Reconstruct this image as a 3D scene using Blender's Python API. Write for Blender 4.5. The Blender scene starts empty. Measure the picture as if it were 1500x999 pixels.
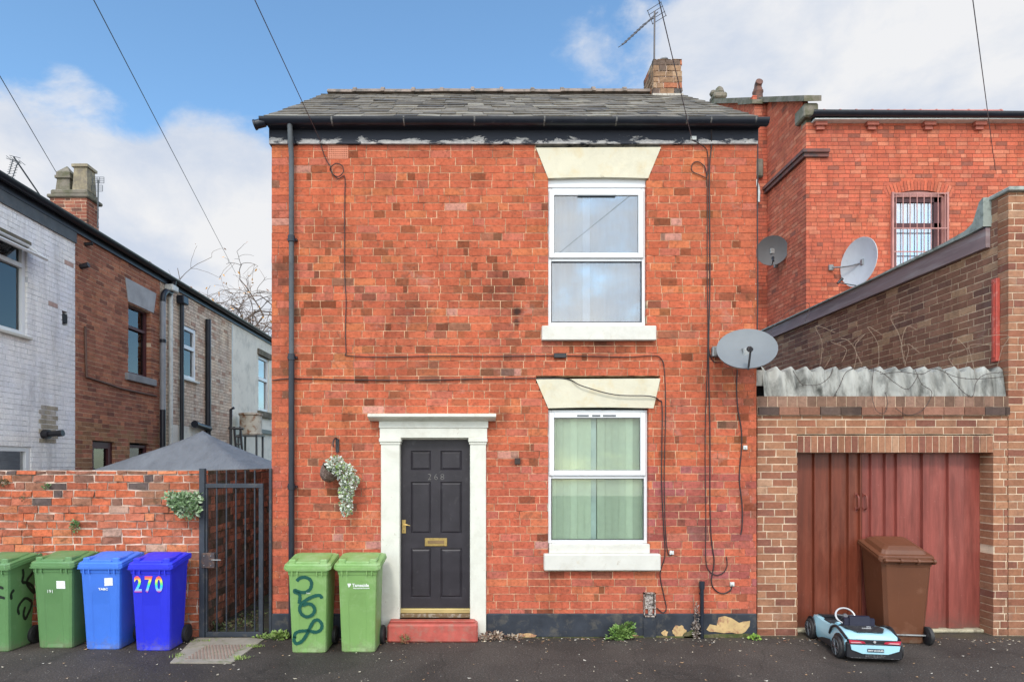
import bpy, math, random
from mathutils import Vector, Matrix, noise as mnoise
from math import sin, cos, pi, radians as R

F, D, H = 907.2, 7.2, 2.03          # focal length in photo pixels, camera distance to the front wall, eye height
CX, CY = 697.0, 677.0
col = bpy.context.scene.collection
rnd = random.Random(7)

def P(px, py, d):
    return Vector(((px-CX)/F*d, d-D, H+(CY-py)/F*d))
def X(px, d=D): return (px-CX)/F*d
def Z(py, d=D): return H+(CY-py)/F*d
def ns(x, y, z=0.0): return mnoise.noise(Vector((x, y, z)))

# ------------------------------------------------------------------ materials
MATS = {}
def _nt(name):
    m = bpy.data.materials.new(name); m.use_nodes = True
    nt = m.node_tree; b = nt.nodes['Principled BSDF']
    MATS[name] = m
    return m, nt, b
def N(nt, t, **kw):
    n = nt.nodes.new(t)
    for k, v in kw.items():
        if k in n.inputs.keys() if hasattr(n.inputs, 'keys') else False: n.inputs[k].default_value = v
        else: setattr(n, k, v)
    return n
def noise_node(nt, scale, detail=4, rough=.55, dist=0, vec=None):
    n = nt.nodes.new('ShaderNodeTexNoise')
    n.inputs['Scale'].default_value = scale; n.inputs['Detail'].default_value = detail
    n.inputs['Roughness'].default_value = rough; n.inputs['Distortion'].default_value = dist
    if vec: nt.links.new(vec, n.inputs['Vector'])
    return n
def ramp(nt, fac, stops):
    r = nt.nodes.new('ShaderNodeValToRGB')
    e = r.color_ramp.elements
    while len(e) < len(stops): e.new(.5)
    for i, (p, c) in enumerate(stops):
        e[i].position = p; e[i].color = (c[0], c[1], c[2], 1) if hasattr(c, '__len__') else (c, c, c, 1)
    nt.links.new(fac, r.inputs['Fac'])
    return r
def mix(nt, fac, a, b, mode='MIX'):
    m = nt.nodes.new('ShaderNodeMix'); m.data_type = 'RGBA'; m.blend_type = mode
    for sock, v in ((m.inputs[0], fac), (m.inputs[6], a), (m.inputs[7], b)):
        if isinstance(v, (int, float)): sock.default_value = v if sock.type == 'VALUE' else (v, v, v, 1)
        elif isinstance(v, tuple): sock.default_value = (*v, 1) if len(v) == 3 else v
        else: nt.links.new(v, sock)
    return m.outputs[2]
def bump(nt, b, h, strength=.3, dist=.01):
    n = nt.nodes.new('ShaderNodeBump'); n.inputs['Strength'].default_value = strength; n.inputs['Distance'].default_value = dist
    nt.links.new(h, n.inputs['Height']); nt.links.new(n.outputs[0], b.inputs['Normal'])
def ocoord(nt, scale=(1, 1, 1)):
    t = nt.nodes.new('ShaderNodeTexCoord'); m = nt.nodes.new('ShaderNodeMapping'); m.inputs['Scale'].default_value = scale
    nt.links.new(t.outputs['Object'], m.inputs['Vector'])
    return m.outputs[0]

def pmat(name, c, rough=.6, c2=None, lo=.45, hi=.65, scale=6, detail=6, var=.18, bmp=.15, bscale=80, metal=0, stretch=(1, 1, 1), bdist=.004, spec=.5, coat=0):
    """paint / plastic / stone: colour c with soft mottling, and blotches of c2 (wear, dirt, moss)"""
    m, nt, b = _nt(name)
    v = ocoord(nt, stretch)
    n1 = noise_node(nt, scale*.6, 5, .6, 0, v)
    g = ramp(nt, n1.outputs['Fac'], [(.3, 1-var), (.7, 1+var)])
    out = mix(nt, 1, c, g.outputs['Color'], 'MULTIPLY')
    if c2:
        n2 = noise_node(nt, scale, detail, .65, .3, v)
        mk = ramp(nt, n2.outputs['Fac'], [(lo, 0), (hi, 1)])
        out = mix(nt, mk.outputs['Color'], out, c2)
    nt.links.new(out, b.inputs['Base Color'])
    b.inputs['Roughness'].default_value = rough; b.inputs['Metallic'].default_value = metal
    b.inputs['Specular IOR Level'].default_value = spec
    if coat: b.inputs['Coat Weight'].default_value = coat
    if bmp:
        n3 = noise_node(nt, bscale, 4, .6, 0, v); bump(nt, b, n3.outputs['Fac'], bmp, bdist)
    return m

def brick_mat(name, dark=.3, spot=.5, white=.12, bmp=.5, streak=0.0, moss=0.0, stains=()):
    m, nt, b = _nt(name)
    v = ocoord(nt)
    a = nt.nodes.new('ShaderNodeAttribute'); a.attribute_name = 'Col'
    n1 = noise_node(nt, 28, 5, .65, .2, v)
    g = ramp(nt, n1.outputs['Fac'], [(.28, 1-dark), (.5, 1), (.75, 1.18)])
    out = mix(nt, 1, a.outputs['Color'], g.outputs['Color'], 'MULTIPLY')
    n2 = noise_node(nt, 9, 8, .72, .6, v)                 # soot and chipped faces
    mk = ramp(nt, n2.outputs['Fac'], [(.54, 0), (.66, spot)])
    out = mix(nt, mk.outputs['Color'], out, (.10, .062, .045))
    n3 = noise_node(nt, 2.3, 9, .75, .4, v)               # lime bloom
    mk = ramp(nt, n3.outputs['Fac'], [(.58, 0), (.78, white)])
    out = mix(nt, mk.outputs['Color'], out, (.62, .50, .44))
    n5 = noise_node(nt, 120, 3, .6, 0, v)                 # pits
    mk = ramp(nt, n5.outputs['Fac'], [(.30, .55), (.40, 1)])
    out = mix(nt, 1, out, mk.outputs['Color'], 'MULTIPLY')
    for (sx_, sz_, rad, amt, sc_) in stains:              # old soot marks at known places on the wall
        d_ = nt.nodes.new('ShaderNodeVectorMath'); d_.operation = 'MULTIPLY'; d_.inputs[1].default_value = (1, 0, 1); nt.links.new(v, d_.inputs[0])
        e_ = nt.nodes.new('ShaderNodeVectorMath'); e_.operation = 'DISTANCE'; e_.inputs[1].default_value = (sx_, 0, sz_); nt.links.new(d_.outputs[0], e_.inputs[0])
        nz = noise_node(nt, sc_, 7, .75, .6, v)
        f_ = nt.nodes.new('ShaderNodeMath'); f_.operation = 'MULTIPLY_ADD'; f_.inputs[1].default_value = 1.5*rad; nt.links.new(nz.outputs['Fac'], f_.inputs[0]); nt.links.new(e_.outputs['Value'], f_.inputs[2])
        mk = ramp(nt, f_.outputs[0], [(min(.98, rad*1.05), amt), (min(1, rad*1.75), 0)])
        out = mix(nt, mk.outputs['Color'], out, (.03, .022, .02))
    if moss:
        n6 = noise_node(nt, 5, 8, .7, .3, v)
        mk = ramp(nt, n6.outputs['Fac'], [(.52, 0), (.66, moss)])
        out = mix(nt, mk.outputs['Color'], out, (.05, .055, .025))
    vs_ = ocoord(nt, (2.4, 2.4, .35)); n7 = noise_node(nt, 1.6, 8, .7, .4, vs_); g7 = ramp(nt, n7.outputs['Fac'], [(.32, 1.12), (.5, 1), (.68, .70)])
    out = mix(nt, .8, out, g7.outputs['Color'], 'MULTIPLY')
    n8 = noise_node(nt, 1.1, 6, .6, .3, v); g8 = ramp(nt, n8.outputs['Fac'], [(.35, (1.08, 1.04, .98)), (.65, (.86, .88, .95))]); out = mix(nt, .7, out, g8.outputs['Color'], 'MULTIPLY')
    nt.links.new(out, b.inputs['Base Color'])
    b.inputs['Roughness'].default_value = .95; b.inputs['Specular IOR Level'].default_value = .08
    n4 = noise_node(nt, 70, 6, .7, 0, v); bump(nt, b, n4.outputs['Fac'], bmp, .006)
    return m

def texbrick_mat(name, c1, c2, mort, bw=.24, bh=.0873, axis='x'):
    m, nt, b = _nt(name)
    t = nt.nodes.new('ShaderNodeTexCoord'); s = nt.nodes.new('ShaderNodeSeparateXYZ'); c = nt.nodes.new('ShaderNodeCombineXYZ')
    nt.links.new(t.outputs['Object'], s.inputs[0])
    ad = nt.nodes.new('ShaderNodeMath'); ad.operation = 'ADD'
    nt.links.new(s.outputs['X'], ad.inputs[0]); nt.links.new(s.outputs['Y'], ad.inputs[1])
    nt.links.new(ad.outputs[0], c.inputs[0]); nt.links.new(s.outputs['Z'], c.inputs[1])
    k = nt.nodes.new('ShaderNodeTexBrick'); nt.links.new(c.outputs[0], k.inputs['Vector'])
    k.inputs['Color1'].default_value = (*c1, 1); k.inputs['Color2'].default_value = (*c2, 1); k.inputs['Mortar'].default_value = (*mort, 1)
    k.inputs['Scale'].default_value = 1; k.inputs['Brick Width'].default_value = bw; k.inputs['Row Height'].default_value = bh
    k.inputs['Mortar Size'].default_value = .006
    nt.links.new(k.outputs['Color'], b.inputs['Base Color']); b.inputs['Roughness'].default_value = .9
    return m

def glass_mat(name, refl=.35, tint=(.9, .95, .95)):
    m, nt, b = _nt(name); nt.nodes.remove(b)
    o = nt.nodes['Material Output']
    g = nt.nodes.new('ShaderNodeBsdfGlossy'); g.inputs['Roughness'].default_value = .01
    t = nt.nodes.new('ShaderNodeBsdfTransparent'); t.inputs['Color'].default_value = (*tint, 1)
    mx = nt.nodes.new('ShaderNodeMixShader')
    fr = nt.nodes.new('ShaderNodeFresnel'); fr.inputs['IOR'].default_value = 1.5
    ad = nt.nodes.new('ShaderNodeMath'); ad.operation = 'ADD'; ad.inputs[1].default_value = refl; ad.use_clamp = True
    nt.links.new(fr.outputs[0], ad.inputs[0]); nt.links.new(ad.outputs[0], mx.inputs['Fac'])
    nt.links.new(t.outputs[0], mx.inputs[1]); nt.links.new(g.outputs[0], mx.inputs[2]); nt.links.new(mx.outputs[0], o.inputs['Surface'])
    return m

def attr_mat(name, rough=.6, var=.2, bmp=.2, bscale=60, scale=14, trans=0):
    m, nt, b = _nt(name); v = ocoord(nt)
    a = nt.nodes.new('ShaderNodeAttribute'); a.attribute_name = 'Col'
    n1 = noise_node(nt, scale, 6, .65, 0, v)
    g = ramp(nt, n1.outputs['Fac'], [(.3, 1-var), (.7, 1+var)])
    nt.links.new(mix(nt, 1, a.outputs['Color'], g.outputs['Color'], 'MULTIPLY'), b.inputs['Base Color'])
    b.inputs['Roughness'].default_value = rough
    n4 = noise_node(nt, bscale, 5, .6, 0, v); bump(nt, b, n4.outputs['Fac'], bmp, .005)
    return m

brickM = brick_mat('red_brick', .42, .5, .34, .8, stains=((X(758)-.44, Z(456), .085, .9, 9), (X(757)-.44, Z(472), .06, .8, 11), (X(757)-.44, Z(676), .08, .45, 7), (X(845)-.44, Z(590), .05, .5, 7), (X(500)-.44, Z(335), .10, .35, 8), (X(1092)-.44, Z(430), .13, .5, 7), (X(600)-.44, Z(462), .34, .34, 6), (X(480)-.44, Z(335), .3, .28, 7), (X(880)-.44, Z(512), .22, .42, 8), (X(730)-.44, Z(425), .36, .34, 6), (X(414)-.44, Z(400), .24, .4, 7), (X(640)-.44, Z(548), .3, .3, 8), (X(560)-.44, Z(270), .25, .22, 8), (X(1000)-.44, Z(750), .3, .25, 7), (X(735)-.44, Z(610), .14, .45, 9)))
brickG = brick_mat('weathered_brick', .4, .6, .45, .9, moss=.35)
brickB = brick_mat('brown_brick', .22, .3, .25, .4)
brickW = brick_mat('painted_brick', .1, .05, .2, .5)
brickV = brick_mat('accrington_brick', .18, .35, .22, .3)
brickC = brick_mat('cream_painted_brick', .25, .35, .3, .4)
brickD = brick_mat('damp_alley_brick', .45, .8, .1, .9, moss=.8)
def mortar_mat(name, c, c2, scale=5):
    return pmat(name, c, .95, c2, .45, .65, scale, 8, .25, .6, 120, spec=.2)
mortM = mortar_mat('cream_mortar', (.70, .48, .31), (.13, .07, .05), 6)
mortG = mortar_mat('old_lime_mortar', (.60, .46, .38), (.09, .055, .04), 4)
mortB = mortar_mat('buff_mortar', (.66, .52, .38), (.40, .28, .20))
mortW = mortar_mat('painted_mortar', (.70, .71, .73), (.42, .44, .48), 6)
mortV = mortar_mat('dark_mortar', (.25, .095, .068), (.14, .05, .04))
mortC = mortar_mat('grimy_mortar', (.16, .10, .08), (.28, .2, .16))
mortD = mortar_mat('damp_mortar', (.20, .16, .13), (.06, .06, .04))
stoneW = pmat('white_painted_stone', (.60, .59, .54), .7, (.52, .46, .34), .6, .8, 9, 8, .05, .35, 40)
stoneC = pmat('cream_painted_stone', (.60, .565, .44), .75, (.58, .47, .27), .5, .8, 5, 8, .06, .5, 30)
surround = pmat('ivory_gloss_paint', (.64, .64, .57), .5, (.45, .42, .36), .66, .85, 14, 8, .05, .2, 30)
upvc = pmat('white_upvc', (.72, .74, .76), .3, None, var=.02, bmp=0)
upvcd = pmat('grubby_white_plastic', (.62, .64, .62), .5, (.35, .35, .32), .5, .8, 12, var=.08, bmp=0)
blackgap = pmat('black_rubber_seal', (.02, .02, .022), .6, var=.05, bmp=0)
glassU = glass_mat('upper_glass', .17, (.9, .95, 1)); glassT = glass_mat('terrace_glass', .06, (.8, .88, .9))
glassL = glass_mat('lower_glass', .0, (.95, 1, .95))
glassD = glass_mat('dark_glass', .35, (.3, .35, .38))
netc = pmat('net_curtain', (.40, .46, .49), .9, None, var=.12, scale=3, bmp=0, stretch=(6, 1, .5))
blindg = attr_mat('green_vertical_blind', .8, .05, .1)
blindw = pmat('pale_blue_blind', (.70, .80, .83), .8, None, var=.1, bmp=0)
darkroom = pmat('dark_room', (.03, .035, .04), .9, bmp=0)
doorM = pmat('black_gloss_door_paint', (.031, .028, .034), .38, (.09, .085, .09), .6, .85, 10, 6, .2, .1, 50)
brass = pmat('brass', (.50, .36, .13), .35, (.22, .15, .07), .5, .8, 30, metal=.8, bmp=.1)
brassb = pmat('bright_brass', (.75, .62, .28), .3, None, metal=.7, bmp=0)
chrome = pmat('aged_chrome', (.36, .35, .33), .4, None, metal=.8, bmp=0)
steel = pmat('galvanised_steel', (.30, .31, .31), .5, (.14, .12, .11), .5, .7, 20, metal=.6)
stepM = pmat('red_step_paint', (.42, .085, .065), .6, (.30, .16, .12), .5, .72, 11, 8, .25, .6, 60)
plinthM = pmat('slate_grey_masonry_paint', (.036, .041, .052), .55, (.11, .10, .085), .52, .72, 7, 8, .25, .45, 30)
renderM = pmat('bare_sandy_render', (.52, .36, .17), .95, (.34, .17, .10), .48, .62, 14, 8, .2, .7, 60)
mossM = pmat('green_algae', (.06, .075, .02), .95, (.12, .10, .05), .45, .6, 18, 8, .3, .6, 60)
navy = pmat('navy_black_gloss', (.018, .022, .032), .3, (.12, .12, .12), .64, .8, 9, 6, .2, .1, 40)
greypipe = pmat('dark_grey_pipe', (.075, .085, .095), .45, (.14, .13, .12), .55, .8, 9, 6, .2, .1, 40)
lightpipe = pmat('light_grey_pipe', (.26, .28, .31), .5, None, bmp=0)
def peel():
    m, nt, b = _nt('peeling_fascia_paint'); v = ocoord(nt, (.6, 1, 1.6)); n = noise_node(nt, 5, 10, .72, .4, v)
    t = nt.nodes.new('ShaderNodeTexCoord'); s_ = nt.nodes.new('ShaderNodeSeparateXYZ'); nt.links.new(t.outputs['Object'], s_.inputs[0])
    mr = nt.nodes.new('ShaderNodeMapRange'); mr.inputs[1].default_value = 5.86; mr.inputs[2].default_value = 5.74; mr.inputs[3].default_value = -.26; mr.inputs[4].default_value = .05; nt.links.new(s_.outputs['Z'], mr.inputs[0])
    ad = nt.nodes.new('ShaderNodeMath'); nt.links.new(mr.outputs[0], ad.inputs[0]); nt.links.new(n.outputs['Fac'], ad.inputs[1])
    mk = ramp(nt, ad.outputs[0], [(.50, 0), (.54, 1)]); n2 = noise_node(nt, 25, 6, .7, 0, v); g = ramp(nt, n2.outputs['Fac'], [(.3, (.20, .20, .21)), (.65, (.50, .48, .46))])
    nt.links.new(mix(nt, mk.outputs['Color'], (.026, .030, .042), g.outputs['Color']), b.inputs['Base Color']); b.inputs['Roughness'].default_value = .6; bump(nt, b, mk.outputs['Color'], .4, .004); return m
peelM = peel()
slateM = attr_mat('stone_slate', .75, .35, .8, 40, 12)
ridgeM = pmat('ridge_tile_clay', (.24, .19, .16), .9, (.10, .09, .08), .45, .65, 9, bmp=.5)
terracotta = pmat('terracotta', (.16, .075, .055), .85, (.05, .04, .04), .45, .65, 9)
airbrickM = pmat('terracotta_air_brick', (.55, .21, .13), .85, None)
leadM = pmat('verdigris_lead', (.30, .34, .31), .7, (.10, .12, .10), .5, .7, 8)
sandstone = pmat('weathered_sandstone', (.17, .15, .12), .95, (.09, .09, .05), .45, .65, 5, 8, .3, .6, 30)
sandstoneL = pmat('pale_chimney_pot', (.27, .23, .155), .95, (.14, .12, .10), .45, .7, 8, 8, .3, .6, 30)
asbestos = pmat('weathered_cement_sheet', (.33, .33, .305), .95, (.055, .055, .048), .44, .66, 3.2, 9, .25, .5, 40, stretch=(2.2, 1, .8))
fasciaP = pmat('mauve_fascia_paint', (.24, .17, .175), .7, (.34, .30, .30), .5, .75, 4, 6, .2, .3, 30, stretch=(1, .3, 3))
garL = pmat('red_door_paint_shaded', (.165, .040, .021), .36, (.24, .075, .045), .5, .8, 4, 6, .12, .15, 20, stretch=(1, 1, .3))  # left leaf: door red darkened, shading put into the colour
garR = pmat('red_door_paint_lit', (.25, .064, .050), .36, (.31, .095, .075), .5, .8, 4, 6, .12, .15, 20, stretch=(1, 1, .3))  # right leaf: same door red, paler where light falls, put into the colour
cement = pmat('pale_cement', (.42, .38, .27), .95, (.2, .17, .12), .5, .7, 10)
def wear(m, chip, foot):
    nt = m.node_tree; b = nt.nodes['Principled BSDF']; src = b.inputs['Base Color'].links[0].from_socket; v = ocoord(nt)
    n = noise_node(nt, 22, 10, .8, .5, v); mk = ramp(nt, n.outputs['Fac'], [(.63, 0), (.66, .8)]); out = mix(nt, mk.outputs['Color'], src, chip)
    vv = ocoord(nt, (1, 1, .08)); n2 = noise_node(nt, 16, 7, .7, .2, vv); g = ramp(nt, n2.outputs['Fac'], [(.35, 1.15), (.65, .68)]); out = mix(nt, 1, out, g.outputs['Color'], 'MULTIPLY')
    sx = nt.nodes.new('ShaderNodeSeparateXYZ'); nt.links.new(v, sx.inputs[0]); mr = nt.nodes.new('ShaderNodeMapRange'); mr.inputs[1].default_value = .45; mr.inputs[2].default_value = .0; nt.links.new(sx.outputs['Z'], mr.inputs[0])
    n3 = noise_node(nt, 8, 8, .75, .4, v); mu = nt.nodes.new('ShaderNodeMath'); mu.operation = 'MULTIPLY'; nt.links.new(mr.outputs[0], mu.inputs[0]); nt.links.new(n3.outputs['Fac'], mu.inputs[1])
    mk = ramp(nt, mu.outputs[0], [(.2, 0), (.5, .75)]); out = mix(nt, mk.outputs['Color'], out, foot); nt.links.new(out, b.inputs['Base Color'])
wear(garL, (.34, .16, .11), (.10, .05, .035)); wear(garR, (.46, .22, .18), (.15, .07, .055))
def grime(m, chip, dirt):
    nt = m.node_tree; b = nt.nodes['Principled BSDF']; src = b.inputs['Base Color'].links[0].from_socket; v = ocoord(nt)
    n = noise_node(nt, 13, 10, .8, .4, v); mk = ramp(nt, n.outputs['Fac'], [(.62, 0), (.655, .75)]); out = mix(nt, mk.outputs['Color'], src, chip)
    n2 = noise_node(nt, 3.5, 9, .72, .5, v); mk = ramp(nt, n2.outputs['Fac'], [(.5, 0), (.8, .5)]); out = mix(nt, mk.outputs['Color'], out, dirt)
    nt.links.new(out, b.inputs['Base Color'])
for m_ in (surround, stoneW, stoneC): grime(m_, (.36, .30, .22), (.40, .37, .29))
fibreL = pmat('pale_dish_paint', (.50, .54, .57), .5, (.3, .32, .33), .6, .85, 6, 6, .08, 0)
fibre = pmat('grey_dish_paint', (.165, .182, .196), .65, (.16, .17, .18), .55, .85, 6, 6, .08, 0)
darkdish = pmat('dark_mesh_dish', (.075, .07, .072), .6, None, var=.1, bmp=0)
gazeboM = pmat('grey_canopy_cloth', (.18, .195, .22), .6, (.15, .16, .18), .5, .7, 3, 6, .15, .7, 5, stretch=(1.6, .6, 1), bdist=.06)
redmetal = pmat('red_oxide_metal', (.42, .07, .05), .55, (.5, .22, .18), .55, .7, 16)
renderC = pmat('off_white_render', (.80, .77, .68), .95, (.46, .45, .40), .5, .8, 2.4, 8, .06, .5, 50)
woodred = pmat('maroon_window_paint', (.07, .018, .022), .5, None)
pinkpaint = pmat('dusty_pink_paint', (.40, .19, .17), .6, None)
bark = pmat('grey_brown_bark', (.13, .095, .075), .95, None)
leafM = attr_mat('leaf', .6, .2, .1); 
paper = pmat('white_sticker', (.82, .84, .83), .5, (.60, .60, .66), .5, .6, 90, bmp=0)
white = pmat('white_print', (.82, .85, .82), .6, None, bmp=0)
graff = pmat('teal_spray_paint', (.004, .075, .055), .5, None, bmp=0)
graffb = pmat('black_spray_paint', (.008, .015, .010), .5, None, bmp=0)
rubber = pmat('black_rubber', (.02, .02, .022), .6, (.06, .055, .05), .5, .75, 20)
black = pmat('black_plastic', (.018, .018, .022), .4, None, var=.1, bmp=0)
cableM = pmat('black_cable', (.022, .016, .018), .6, None, bmp=0)
wireM = pmat('dark_overhead_wire', (.07, .075, .09), .6, None, bmp=0)
gateM = pmat('gate_grey_paint', (.036, .043, .056), .42, (.10, .09, .08), .55, .75, 12, 6, .15, .15, 50)
tealcar = pmat('pale_blue_car_paint', (.36, .62, .72), .25, None, var=.05, bmp=0, coat=.5)
navyfab = pmat('navy_seat_plastic', (.012, .014, .035), .5, None, bmp=0)
silver = pmat('silver_plastic', (.55, .55, .56), .3, None, metal=.4, bmp=0)
redlamp = pmat('red_lamp_plastic', (.45, .03, .06), .2, None, bmp=0)
pinklamp = pmat('pale_red_lamp', (.62, .30, .32), .2, None, bmp=0)
plateM = pmat('number_plate_navy', (.02, .03, .06), .4, None, bmp=0)
basketM = pmat('brown_wicker', (.12, .075, .06), .9, (.30, .22, .18), .5, .6, 60, bmp=.8, bscale=100)
rotwood = pmat('flaking_rusted_box', (.14, .09, .07), .9, (.48, .42, .38), .5, .56, 40, 8, .3, .8, 60)
def bin_mat(name, c, c2, lo=.55, hi=.85):
    m = pmat(name, c, .42, c2, lo, hi, 3.5, 8, .10, .12, 250, spec=.45)
    nt = m.node_tree; b = nt.nodes['Principled BSDF']; src = b.inputs['Base Color'].links[0].from_socket; v = ocoord(nt)
    sx = nt.nodes.new('ShaderNodeSeparateXYZ'); nt.links.new(v, sx.inputs[0])
    nz = noise_node(nt, 14, 8, .75, .4, v)                       # splashed mud at the foot
    ad = nt.nodes.new('ShaderNodeMath'); ad.operation = 'MULTIPLY_ADD'; ad.inputs[1].default_value = -1.5; ad.inputs[2].default_value = .72
    nt.links.new(sx.outputs['Z'], ad.inputs[0]); a2 = nt.nodes.new('ShaderNodeMath'); a2.operation = 'MULTIPLY'; nt.links.new(ad.outputs[0], a2.inputs[0]); nt.links.new(nz.outputs['Fac'], a2.inputs[1])
    mk = ramp(nt, a2.outputs[0], [(.27, 0), (.42, .55)]); out = mix(nt, mk.outputs['Color'], src, (.17, .14, .10))
    vv = ocoord(nt, (1, 1, .12)); n9 = noise_node(nt, 26, 6, .75, .2, vv); mk = ramp(nt, n9.outputs['Fac'], [(.60, 0), (.72, .35)])   # scuffs running down
    out = mix(nt, mk.outputs['Color'], out, tuple(min(1, q*1.5+.06) for q in c))
    n10 = noise_node(nt, 9, 9, .8, .4, v); mk = ramp(nt, n10.outputs['Fac'], [(.58, 0), (.74, .5)]); out = mix(nt, mk.outputs['Color'], out, tuple(q*.55 for q in c))
    nt.links.new(out, b.inputs['Base Color'])
    return m
binG1 = bin_mat('green_bin_plastic', (.105, .225, .085), (.22, .34, .19))
binG2 = bin_mat('lighter_green_bin_plastic', (.185, .335, .105), (.32, .45, .23), .5, .75)  # lighter green plastic of the two bins nearest the front door
binB1 = bin_mat('sky_blue_bin_plastic', (.050, .17, .66), (.10, .25, .74))
binB2 = bin_mat('royal_blue_bin_plastic', (.022, .030, .62), (.05, .08, .72))
binBr = bin_mat('brown_bin_plastic', (.125, .044, .020), (.22, .10, .06), .58, .8)

for m_, sp_ in ((doorM, .3), (gateM, .3), (plinthM, .15), (navy, .35), (greypipe, .3), (slateM, .25), (gazeboM, .2), (garL, .35), (garR, .35), (peelM, .2)): m_.node_tree.nodes['Principled BSDF'].inputs['Specular IOR Level'].default_value = sp_
def asphalt():
    m, nt, b = _nt('damp_asphalt'); v = ocoord(nt)
    n0 = noise_node(nt, .9, 8, .65, .3, v); n1 = noise_node(nt, 60, 5, .8, 0, v); n2 = noise_node(nt, 23, 3, .5, 0, v)
    base = ramp(nt, n0.outputs['Fac'], [(.3, (.040, .033, .029)), (.7, (.078, .064, .055))])
    g = ramp(nt, n1.outputs['Fac'], [(.3, .35), (.55, 1.0), (.72, 3.2)])
    out = mix(nt, 1, base.outputs['Color'], g.outputs['Color'], 'MULTIPLY')
    vo = nt.nodes.new('ShaderNodeTexVoronoi'); vo.inputs['Scale'].default_value = 48; nt.links.new(v, vo.inputs['Vector'])
    mk = ramp(nt, vo.outputs['Distance'], [(.12, 1), (.24, 0)])
    sel = ramp(nt, n2.outputs['Fac'], [(.54, 0), (.64, .9)])
    mm = mix(nt, 1, mk.outputs['Color'], sel.outputs['Color'], 'MULTIPLY')
    out = mix(nt, mm, out, (.32, .30, .27))
    sp = nt.nodes.new('ShaderNodeSeparateXYZ'); nt.links.new(v, sp.inputs[0])
    # algae and dirt gathered where the pavement meets the wall
    mr = nt.nodes.new('ShaderNodeMapRange'); mr.inputs[1].default_value = -.42; mr.inputs[2].default_value = 0.02
    nt.links.new(sp.outputs['Y'], mr.inputs[0])
    n3 = noise_node(nt, 3.5, 9, .75, .5, v)
    mu = nt.nodes.new('ShaderNodeMath'); mu.operation = 'MULTIPLY'; nt.links.new(mr.outputs[0], mu.inputs[0]); nt.links.new(n3.outputs['Fac'], mu.inputs[1])
    mk = ramp(nt, mu.outputs[0], [(.36, 0), (.6, .8)])
    out = mix(nt, mk.outputs['Color'], out, (.075, .062, .035))
    n11 = noise_node(nt, .55, 3, .5, .6, v); g11 = ramp(nt, n11.outputs['Fac'], [(.47, .78), (.49, 1.12)]); out = mix(nt, .6, out, g11.outputs['Color'], 'MULTIPLY')
    nd = noise_node(nt, 3, 5, .6, 0, v); vd_ = nt.nodes.new('ShaderNodeVectorMath'); vd_.operation = 'MULTIPLY_ADD'; vd_.inputs[1].default_value = (.25, .25, .25); nt.links.new(nd.outputs['Color'], vd_.inputs[0]); nt.links.new(v, vd_.inputs[2])
    vc = nt.nodes.new('ShaderNodeTexVoronoi'); vc.feature = 'DISTANCE_TO_EDGE'; vc.inputs['Scale'].default_value = .9; nt.links.new(vd_.outputs[0], vc.inputs['Vector'])
    gc = ramp(nt, vc.outputs['Distance'], [(.003, .45), (.010, 1)]); out = mix(nt, .45, out, gc.outputs['Color'], 'MULTIPLY')
    nt.links.new(out, b.inputs['Base Color'])
    rr = ramp(nt, n0.outputs['Fac'], [(.3, .7), (.7, .95)]); b.inputs['Specular IOR Level'].default_value = .3; nt.links.new(rr.outputs['Color'], b.inputs['Roughness'])
    bump(nt, b, n1.outputs['Fac'], .8, .008)
    return m
asph = asphalt()
def rainbow():
    m, nt, b = _nt('rainbow_print')
    t = nt.nodes.new('ShaderNodeTexCoord'); s = nt.nodes.new('ShaderNodeSeparateXYZ'); nt.links.new(t.outputs['Object'], s.inputs[0])
    mr = nt.nodes.new('ShaderNodeMapRange'); mr.inputs[1].default_value = .645; mr.inputs[2].default_value = .815; nt.links.new(s.outputs['Z'], mr.inputs[0])
    r = ramp(nt, mr.outputs[0], [(0, (.45, .04, .35)), (.12, (.25, .45, .8)), (.35, (.03, .55, .75)), (.52, (.15, .75, .15)), (.72, (.85, .75, .1)), (.88, (.85, .15, .12)), (1, (.85, .1, .15))])
    nt.links.new(r.outputs['Color'], b.inputs['Base Color']); b.inputs['Roughness'].default_value = .4
    return m
rainbowM = rainbow()

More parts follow.
